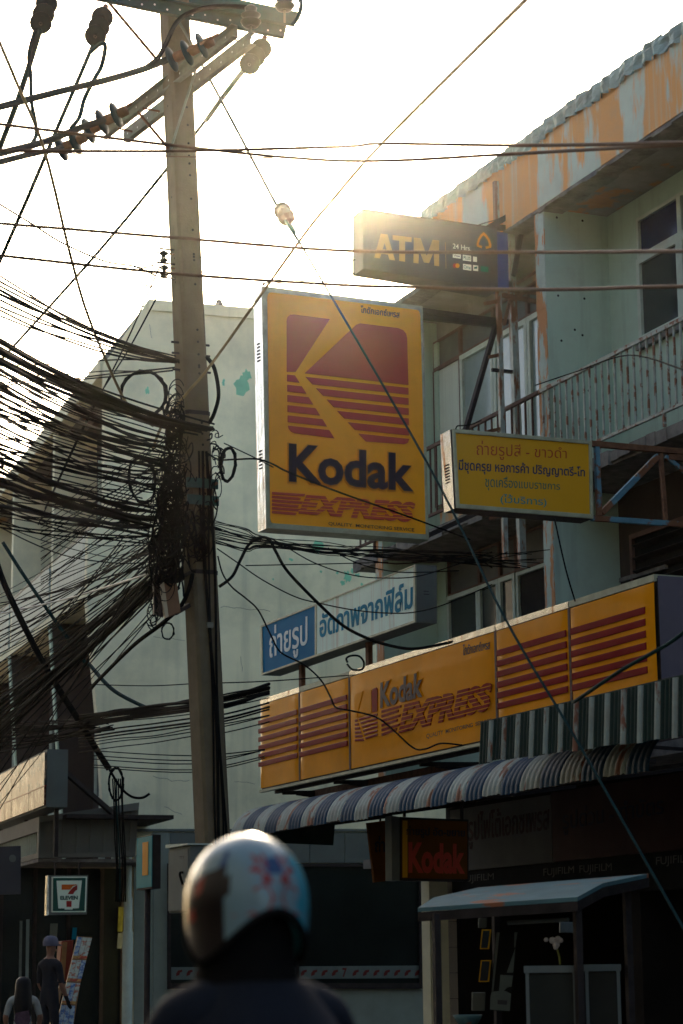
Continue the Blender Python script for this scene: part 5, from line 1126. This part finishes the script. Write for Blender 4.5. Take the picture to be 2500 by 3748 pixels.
def case(x0, y0, x1, d, lab, top=1.0):
    a, b = atd(x0, y0, d), atd(x1, y0-2, d); dr = (b-a); dr.z = 0; w_ = dr.length; dr.normalize(); nv = V((dr.y, -dr.x, 0)); zt = a.z; zb = 1.0
    o = thing('display_case', lab, 'display case', V((a.x, a.y, zb)))
    P = lambda u, h, z: V((a.x, a.y, 0))+dr*u-nv*h+V((0, 0, z))
    t = .025
    for u in (0, w_-t):
        for h in (0, .45): MB().hexa([P(u, h, zb), P(u+t, h, zb), P(u+t, h+t, zb), P(u, h+t, zb)], [P(u, h, zt-.05), P(u+t, h, zt-.05), P(u+t, h+t, zt-.05), P(u, h+t, zt-.05)]).build('corner_post', 'sheet_grey', o)
    MB().hexa([P(-.01, -.01, zt-.05), P(w_+.01, -.01, zt-.05), P(w_+.01, .48, zt-.05), P(-.01, .48, zt-.05)], [P(-.01, -.01, zt), P(w_+.01, -.01, zt), P(w_+.01, .48, zt), P(-.01, .48, zt)]).build('top', 'sheet_grey', o)
    MB().hexa([P(t, .02, zb+.2), P(w_-t, .02, zb+.2), P(w_-t, .44, zb+.2), P(t, .44, zb+.2)], [P(t, .02, zb+.215), P(w_-t, .02, zb+.215), P(w_-t, .44, zb+.215), P(t, .44, zb+.215)]).build('shelf', 'window_white', o)
    MB().hexa([P(t, .006, zb), P(w_-t, .006, zb), P(w_-t, .01, zb), P(t, .01, zb)], [P(t, .006, zt-.06), P(w_-t, .006, zt-.06), P(w_-t, .01, zt-.06), P(t, .01, zt-.06)]).build('pane', 'glass_shop', o)
    return o
case(1922, 3535, 2108, 16.4, 'white framed glass display case under the stall roof')
case(2140, 3530, 2268, 17.2, 'dark glass display case behind the stall post')
ZB = zm(1500, 3050, 1.568)
bo = thing('picture_board', 'tall leaning board with pale cut out shapes inside the shop', 'board', V((*atd(1840, 3700, 18.2).xy, 1.0)))
f40 = Face(atd(1840, 3550, 18.2), V((-.5, -.87, .0)))
q = MB(); slabpx(q, f40, [ZB(*k) for k in ((495, 566), (620, 566), (576, 1024), (456, 1017))], -.03, 0); q.build('panel', 'void_black', bo)
for pts in (((606, 655), (594, 800), (556, 800)), ((520, 812), (592, 816), (585, 880), (560, 885), (540, 905), (512, 905)), ((462, 942), (470, 908), (512, 905), (548, 905), (582, 920), (574, 1020), (460, 1012)), ((497, 568), (516, 568), (480, 905), (470, 905)), ((600, 568), (618, 568), (606, 655), (598, 655))):
    q = MB(); slabpx(q, f40, [ZB(*k) for k in pts], .001, .004); q.build('cut_out', 'paper_white' if len(pts) != 4 else 'sheet_grey', bo)
q = MB(); slabpx(q, f40, [ZB(*k) for k in ((505, 955), (560, 960), (556, 985), (503, 980))], .005, .006); q.build('label_panel', 'sign_slate', bo)
for i, (x0, y0, x1, y1) in enumerate(((1756, 3402, 1797, 3474), (1752, 3514, 1797, 3594))):
    f41 = Face(atd(1775, 3480, 19), V((-.6, -.8, 0))); q = MB(); slabpx(q, f41, [(x0+8, y0), (x1, y0), (x1-8, y1), (x0, y1)], -.02, 0)
    o = thing('framed_picture', '%s of two dark pictures in yellow frames beside the leaning board' % ('upper', 'lower')[i], 'picture', f41.p((x0+x1)/2, y1)); q.build('frame', 'sign_yellow_flat', o)
    q = MB(); slabpx(q, f41, [(x0+12, y0+4), (x1-4, y0+4), (x1-12, y1-4), (x0+4, y1-4)], .001, .003); q.build('picture', 'glass_dark', o)
fw_ = thing('flower_vase', 'vase of pale round flowers standing on the display case', 'flowers', atd(2045, 3530, 16.6))
for dx, dy, r_ in ((-12, -20, .026), (8, -25, .024), (2, -5, .028), (-35, -22, .018), (18, -20, .02), (0, 5, .02)):
    c = atd(2034+dx, 3462+dy, 16.6); MB().lathe([(0, -r_), (r_*.7, -r_*.7), (r_, 0), (r_*.8, r_*.6), (r_*.3, r_*.9), (0, r_*.8)], c, (rnd.uniform(-.3, .3), -1, .5), 9).build('flower', 'flower', fw_)
MB().tube([atd(2040, 3475, 16.6), atd(2048, 3505, 16.6), atd(2050, 3530, 16.6)], .008, 5).build('stem', 'leaf_yellow', fw_)
bw = atd(1712, 3716, 17.6); tag(MB().lathe([(0, -.1), (.05, -.1), (.10, -.03), (.115, 0), (.105, .004), (.09, -.02), (0, -.04)], bw, UP, 20).build('bowl', 'cart_roof', None, smooth=True), 'pale blue bowl at the front corner of the stall', 'bowl')
bwp = MB().lathe([(.11, -bw.z+.14), (.11, -.11), (0, -.105)], bw, UP, 14).build('drum', 'void_black', None); tag(bwp, 'dark drum carrying the pale blue bowl', 'drum')
for i, (x0, y0, x1, y1) in enumerate(((1752, 3360, 1784, 3396), (2050, 3375, 2108, 3414), (1728, 3632, 1778, 3700))):
    f42 = Face(atd(x0, y0, 18.6), V((-.4, -.9, 0))); q = MB(); slabpx(q, f42, [(x0, y0), (x1, y0), (x1-3, y1), (x0-1, y1)], -.08, 0); tag(q.build('carton', 'sheet_grey', None, bevel=.006), ('small pale carton on the shop shelf above the pictures', 'pale carton hanging under the right end of the stall roof', 'grey carton low beside the leaning board')[i], 'carton')

# ================================================================== STREET FURNITURE AND STALL AT THE STORE
SGN = thing('street_sign', 'dark signpost seen edge on with a narrow green and orange face', 'sign', (7.63, 23.8, .14))
MB().lathe([(.034, .14), (.034, 3.0), (0, 3.01)], (7.63, 23.8, 0), UP, 12).build('post', 'steel_dark', SGN, smooth=True)
MB().box((7.585, 23.5, 2.47), (7.68, 24.05, 3.05)).build('sign_box', 'steel_dark', SGN)
MB().box((7.577, 23.5, 2.49), (7.5845, 24.05, 3.04)).build('sign_face', 'sign_teal', SGN)
f50 = MB().box((7.572, 23.62, 2.62), (7.5765, 23.82, 2.98)).build('sign_stripe', 'sign_amber', SGN)
FL_ = Face(wend(260, 3600, 4.2), (NW+V((0, 0, .12))).normalized())
LB = thing('lottery_rack', 'leaning rack of colourful lottery tickets in front of the convenience store', 'ticket rack', FL_.p(240, 3748))
le = [(797, 775), (740, 1010), (685, 1240), (630, 1470), (572, 1720)]; ri = [(945, 785), (885, 1015), (825, 1250), (770, 1480), (748, 1720)]
q = MB(); slabpx(q, FL_, [ZS(*k) for k in (le[0], ri[0], ri[2], ri[4], le[4], le[2])], -.05, -.004); q.build('back_board', 'wood_case', LB)
for r_ in range(4):
    for c_ in range(3):
        for (t0, t1, m_) in ((.04, .84, 'lottery_a' if (r_+c_) % 3 else 'lottery_b'), (.85, .97, 'lottery_c')):
            if r_ == 3: m_ = 'lottery_b' if t0 < .5 else 'lottery_c'
            def g(u, t): a = V(le[r_])*(1-t)+V(le[r_+1])*t; b = V(ri[r_])*(1-t)+V(ri[r_+1])*t; return ZS(*(a*(1-u)+b*u))
            u0, u1 = c_/3+.015, (c_+1)/3-.015; q = MB(); slabpx(q, FL_, [g(u0, t0), g(u1, t0), g(u1, t1), g(u0, t1)], .0, .012+.004*c_); q.build('ticket', m_, LB)
bp = FL_.p(250, 3748); MB().beam(V((bp.x, bp.y+.25, .14)), FL_.p(310, 3450, -.06), .04).build('prop', 'wood_case', LB); MB().beam(V((bp.x-.1, bp.y+.0, .14)), FL_.p(240, 3740, -.03), .04).build('leg', 'wood_case', LB)
WC = thing('wooden_panel', 'curved polished wooden panel catching light beside the lottery rack', 'panel', FL_.p(195, 3748, .1))
q = MB(); slabpx(q, FL_, [ZS(*k) for k in ((655, 1268), (600, 1275), (565, 1360), (535, 1480), (512, 1600), (500, 1720), (560, 1720), (580, 1560), (610, 1400))], .04, .10); q.build('board', 'wood_case', WC, bevel=.01)
MB().beam(FL_.p(190, 3748, .05), V((*FL_.p(190, 3748, .05).xy, .14)), .05).build('leg', 'wood_case', WC)
RC = thing('red_cabinet', 'narrow dark red cabinet standing behind the lottery rack', 'cabinet', V((*wend(240, 3600, 3.2).xy, .14)))
f60 = Face(wend(240, 3600, 3.2), NW); q = MB(); slabpx(q, f60, [ZS(*k) for k in ((632, 825), (752, 812), (735, 1240), (598, 1240))], -.3, 0); q.build('case', 'red_case', RC, bevel=.01)
q = MB(); slabpx(q, f60, [ZS(*k) for k in ((640, 840), (688, 835), (660, 1230), (612, 1232))], .001, .012); q.build('door', 'wood_case', RC)
rb_ = f60.p(238, 3593, -.15); MB().box((rb_.x-.2, rb_.y-.1, .14), (rb_.x+.2, rb_.y+.1, rb_.z)).build('plinth', 'void_black', RC)
# papers in the store front
for i, (x0, y0, x1, y1, m_) in enumerate(((428, 3415, 450, 3472, 'paper_white'), (262, 3395, 282, 3438, 'sign_blue'), (68, 3370, 82, 3590, 'paper_white'), (92, 3365, 108, 3600, 'glass_dim'), (430, 3320, 452, 3410, 'leaf_yellow'), (180, 3380, 212, 3440, 'sheet_grey'))):
    f61 = Face(C0+SW*.54, NW); q = MB(); slabpx(q, f61, [(x0+4, y0), (x1, y0), (x1-4, y1), (x0, y1)], .0, .006)
    tag(q.build('poster', m_, None), ('white notice on the store front beside the corner post', 'small blue notice on the store front above the red cabinet', 'tall pale banner at the left of the store front', 'second tall banner beside the pale banner', 'yellow green poster behind the corner post', 'grey poster under the store sign')[i], 'poster')
# a second dark board and rounded sign at the left edge
f62 = Face(atd(40, 3150, 27), NW); LS = thing('street_sign', 'dark board with a pale round badge at the left edge of the view', 'sign', V((*f62.p(30, 3270).xy, .14)))
q = MB(); slabpx(q, f62, [(-40, 3100), (76, 3096), (76, 3272), (-40, 3275)], -.05, 0); q.build('board', 'sign_slate', LS)
MB().prism([f62.p(46+13*math.cos(k*.4488), 3142+14*math.sin(k*.4488), .004) for k in range(14)], NW*-.003).build('badge', 'sheet_grey', LS)
pz = f62.p(-20, 3275, -.02); MB().lathe([(.04, .14), (.04, pz.z)], V((pz.x, pz.y, 0)), UP, 10).build('post', 'steel_dark', LS)

# ================================================================== PEOPLE
def body_mesh(J, E_, zone, mats, name, par, levels=2):
    me = bpy.data.meshes.new('sk'); me.from_pydata([tuple(p) for p, r_ in J], E_, []); o = bpy.data.objects.new('sk', me); COL.objects.link(o)
    md = o.modifiers.new('skin', 'SKIN'); sv = me.skin_vertices[0].data
    for i, (p, r_) in enumerate(J): sv[i].radius = r_ if isinstance(r_, tuple) else (r_, r_); sv[i].use_root = (i == 0)
    md.use_smooth_shade = True; s2 = o.modifiers.new('sub', 'SUBSURF'); s2.levels = levels; s2.render_levels = levels
    dg = bpy.context.evaluated_depsgraph_get(); m2 = bpy.data.meshes.new_from_object(o.evaluated_get(dg)); bpy.data.objects.remove(o)
    m2.name = name; off = WORLD[par.name]
    for v in m2.vertices: v.co -= off
    m2.materials.clear()
    for m_ in mats: m2.materials.append(MATS[m_])
    for p in m2.polygons: p.use_smooth = True; p.material_index = zone(V(p.center)+off)
    b = bpy.data.objects.new(name, m2); COL.objects.link(b); b.parent = par; WORLD[b.name] = off.copy(); return b
def human(par, base, h, fwd, arms, mats, sleeve, lean=0.0):
    """mats: skin, top, trousers, shoe. arms: per side (elbow offset, hand offset) as (side, forward, up) in metres from the shoulder"""
    f = V((fwd[0], fwd[1], 0)).normalized(); s = V((f.y, -f.x, 0)); b = V(base); k = h/1.72
    P = lambda sd_, fw, z: b+s*(sd_*k)+f*(fw*k)+V((0, 0, z*k))
    J = [(P(0, 0, .95), (.135*k, .105*k)), (P(0, .01+lean*.3, 1.12), (.125*k, .10*k)), (P(0, lean*.7, 1.28), (.145*k, .105*k)), (P(0, lean, 1.40), (.12*k, .085*k)),
         (P(0, lean, 1.47), .056*k), (P(0, .01+lean, 1.53), .055*k), (P(0, .02+lean, 1.60), (.076*k, .09*k)), (P(0, .015+lean, 1.68), (.070*k, .082*k))]
    E_ = [(i, i+1) for i in range(7)]
    for sd_ in (-1, 1):
        i = len(J); J += [(P(sd_*.09, 0, .86), .085*k), (P(sd_*.10, .02, .50), .060*k), (P(sd_*.10, -.01, .10), .040*k), (P(sd_*.10, .05, .05), .038*k), (P(sd_*.11, .15, .04), .030*k)]
        E_ += [(0, i), (i, i+1), (i+1, i+2), (i+2, i+3), (i+3, i+4)]
        sh = P(sd_*.175, lean, 1.38); i = len(J); el, ha = arms[0 if sd_ < 0 else 1]
        q = lambda o_: sh+s*(o_[0]*sd_*k)+f*(o_[1]*k)+V((0, 0, o_[2]*k))
        J += [(sh, .062*k), (q(el), .043*k), (q(ha), .028*k)]; E_ += [(3, i), (i, i+1), (i+1, i+2)]
        hv = (q(ha)-q(el)).normalized(); w0 = q(ha); j = len(J); J.append((w0+hv*.05*k, (.034*k, .018*k))); E_.append((i+2, j))
        for g_ in range(4):
            o2 = s*((g_-1.5)*.018*k); l_ = (.085, .098, .092, .075)[g_]*k; n_ = len(J)
            J += [(w0+hv*.09*k+o2, .009*k), (w0+hv*(.09*k+l_*.5)+o2+f*.006, .0085*k), (w0+hv*(.09*k+l_)+o2+f*.02, .0075*k)]; E_ += [(j, n_), (n_, n_+1), (n_+1, n_+2)]
        n_ = len(J); J += [(w0+hv*.04*k+f*.03*k, .010*k), (w0+hv*.085*k+f*.045*k, .009*k)]; E_ += [(j, n_), (n_, n_+1)]
    elbows = [x for x in sleeve]
    def zone(c):
        z = (c.z-b.z)/k
        if z > 1.46: return 0
        if z < .085: return 3
        sd_ = (c-b).dot(s)/k
        if z < .95 and abs(sd_) < .235: return 2
        if abs(sd_) > .20 and z < sleeve[0]: return 0
        return 1
    return body_mesh(J, E_, zone, mats, 'body', par)
# rider in the foreground
rb = V((*atd(925, 3500, 4.95).xy, 0)); c_ = V((-rb.x, -rb.y, 0)).normalized(); rt = V((-c_.y, c_.x, 0))
back = (c_*math.cos(R(26))+rt*math.sin(R(26))); fwd = -back
RI = thing('person', 'person in a dark jacket seen from behind wearing a pale blue and red helmet', 'person', rb)
human(RI, rb, 1.87, (fwd.x, fwd.y), [((.06, .02, -.27), (.03, .12, -.50)), ((.06, .02, -.27), (.03, .12, -.50))], ['skin', 'cloth_navy', 'cloth_dark', 'rubber'], (.70,))
hc = V((*atd(903, 3290, 4.95).xy, 1.742)); hx, hy, hz = .130, .152, .150
side = V((back.y, -back.x, 0))
def hpt(az, el, k=1.0): # az from the back of the head, turning to the image right
    ce = math.cos(el) if el > 0 else 1-.16*(el/R(60))**2
    return hc+(back*math.cos(az)*ce*hy-side*math.sin(az)*ce*hx+UP*math.sin(el)*hz)*k
def rim(az): return R(-58)+R(50)*max(0, math.cos(az))**2+(R(66)*max(0, -math.cos(az))**1.2)
g = MB(); na, ne = 64, 22
for i in range(na):
    az = 2*math.pi*i/na-math.pi; e0 = rim(az)
    for j in range(ne+1):
        g.v.append(hpt(az, e0+(math.pi/2-e0-.001)*j/ne, 1+.006*math.cos(j*.8)*(1 if j < 3 else 0)))
fm = []
for i in range(na):
    l = (i+1) % na
    for j in range(ne): g.f.append((i*(ne+1)+j, l*(ne+1)+j, l*(ne+1)+j+1, i*(ne+1)+j+1))
hm = g.build('helmet', 'helmet_shell', RI, smooth=True); hm.data.materials.append(MATS['helmet_cyan']); hm.data.materials.append(MATS['helmet_dark'])
for p in hm.data.polygons:
    d = V(p.center)+WORLD[RI.name]-hc; a_ = math.atan2(-d.dot(side)/hx, d.dot(back)/hy)
    w = .05*math.sin(d.z*45)
    if d.z < .098 and a_ > .42+w: p.material_index = 1
    if d.z < .060+.02*math.sin(a_*5) and a_ < -.86+w: p.material_index = 2
sm = hm.modifiers.new('shell', 'SOLIDIFY'); sm.thickness = .022; sm.offset = -1
tr = MB().tube([hpt(2*math.pi*i/na-math.pi, rim(2*math.pi*i/na-math.pi)-.01) for i in range(na+1)], .009, 8).build('rim_trim', 'rubber', RI, smooth=True)
hl = MB(); hl.lathe([(.15, -.24), (.118, -.18), (.106, -.12), (.108, -.03), (.108, .03), (.09, .08), (0, .12)], hc, UP, 24); hl.build('helmet_liner', 'rubber', RI, smooth=True)
cl_ = MB(); cl_.lathe([(.21, 1.44), (.175, 1.50), (.140, 1.545), (.125, 1.57), (.115, 1.575), (.10, 1.55)], V((rb.x, rb.y, 0))+c_*.0, UP, 24); cl_.build('collar', 'cloth_navy', RI, smooth=True)
def decal(pts, m_, k=1.012):
    mb = MB(); P = [hpt(R(a), R(e), k) for a, e in pts]; c = sum(P, V((0, 0, 0)))/len(P)
    for i in range(len(P)): mb.poly([c+(c-hc)*.004, P[i], P[(i+1) % len(P)]])
    mb.build('decal', m_, RI)
for sx in (-1, 1):
    decal([(sx*3, 2), (sx*10, 14), (sx*24, 10), (sx*20, 0), (sx*44, -12), (sx*25, -11), (sx*10, -9)], 'decal_red')
    decal([(sx*8, 16), (sx*14, 22), (sx*28, 25), (sx*20, 31), (sx*26, 42), (sx*15, 36), (sx*10, 44), (sx*7, 30)], 'decal_red')
    decal([(sx*3, 14), (sx*16, 15), (sx*14, 20), (sx*6, 20)], 'decal_red')
decal([(-8, 22), (8, 22), (10, 30), (5, 38), (-5, 38), (-10, 30)], 'decal_blue')
decal([(-60, 28), (-52, 30), (-50, 44), (-58, 46)], 'decal_blue'); decal([(-86, 2), (-76, 8), (-74, 22), (-84, 18)], 'decal_red'); decal([(-96, -18), (-84, -14), (-86, -4), (-96, -8)], 'decal_red')
# people at the store
w0 = V((*atd(84, 3700, 29.5).xy, 0)); wf = V((w0.x, w0.y, 0)).normalized()
WO = thing('person', 'person with long black hair and white printed shirt standing by the lottery rack', 'person', w0)
human(WO, w0, 1.55, (wf.x, wf.y), [((.07, .02, -.25), (.03, .16, -.42)), ((.07, .02, -.25), (.03, .16, -.42))], ['skin', 'cloth_white', 'cloth_dark', 'rubber'], (1.18,))
hr = MB(); hb = w0+V((0, 0, 1.45))-wf*.0
hr.lathe([(.0, .09), (.05, .085), (.088, .05), (.10, .0), (.105, -.08), (.115, -.18), (.12, -.28), (.10, -.40), (.05, -.46), (0, -.46)], hb-wf*.035, UP, 20); hr.build('hair', 'hair_black', WO, smooth=True)
MB().prism([hb-wf*.165+V((wf.y*u, -wf.x*u, v)) for u, v in ((-.09, -.36), (.07, -.33), (.10, -.45), (.05, -.56), (-.06, -.54), (-.11, -.46))], wf*.012).build('shirt_print', 'cloth_print', WO)
m0_ = V((*atd(180, 3700, 31.3).xy, .36)); mf = V((.75, .4, 0)).normalized()
MA = thing('person', 'person in a pale cap and dark top standing behind the long haired person', 'person', m0_)
human(MA, m0_, 1.66, (mf.x, mf.y), [((.05, .02, -.27), (.02, .14, -.46)), ((.05, .02, -.27), (.02, .14, -.46))], ['skin', 'cloth_dark', 'cloth_dark', 'rubber'], (1.12,))
hd = m0_+V((0, 0, 1.60))+mf*.01; MB().lathe([(.105, -.02), (.108, .03), (.09, .085), (.05, .115), (0, .12)], hd, UP, 20).build('cap', 'cloth_lilac', MA, smooth=True)
sv_ = V((mf.y, -mf.x, 0)); MB().prism([hd+mf*a+sv_*b+V((0, 0, c)) for a, b, c in ((.08, -.07, 0), (.17, -.05, -.015), (.19, 0, -.02), (.17, .05, -.015), (.08, .07, 0))], (0, 0, .008)).build('cap_brim', 'cloth_lilac', MA)
MB().prism([hd+mf*a+sv_*b+V((0, 0, c)) for a, b, c in ((.09, -.012, -.07), (.115, 0, -.085), (.09, .012, -.095))], (0, 0, .02)).build('nose', 'skin', MA)
st_ = MB().box((m0_.x-.9, m0_.y-.6, .14), (m0_.x+.9, m0_.y+2, .36)); tag(st_.build('step', 'pavement', None), 'raised concrete step in front of the convenience store', 'step')

# ================================================================== HAZE
hz_ = MB().box((-905, -905, -1.0), (905, 905, 24.0)).build('haze', None, None); hz_['kind'] = 'stuff'; hz_['label'] = 'thin sunlit haze hanging over the street'
hm_ = bpy.data.materials.new('haze'); hm_.use_nodes = True; n = hm_.node_tree.nodes; n.clear()
pv_ = n.new('ShaderNodeVolumePrincipled'); pv_.inputs['Density'].default_value = .00009; pv_.inputs['Color'].default_value = (1.0, .93, .82, 1); pv_.inputs['Anisotropy'].default_value = .97  # volume added to spread a glow around the sun
ou = n.new('ShaderNodeOutputMaterial'); hm_.node_tree.links.new(pv_.outputs[0], ou.inputs['Volume']); hz_.data.materials.append(hm_)
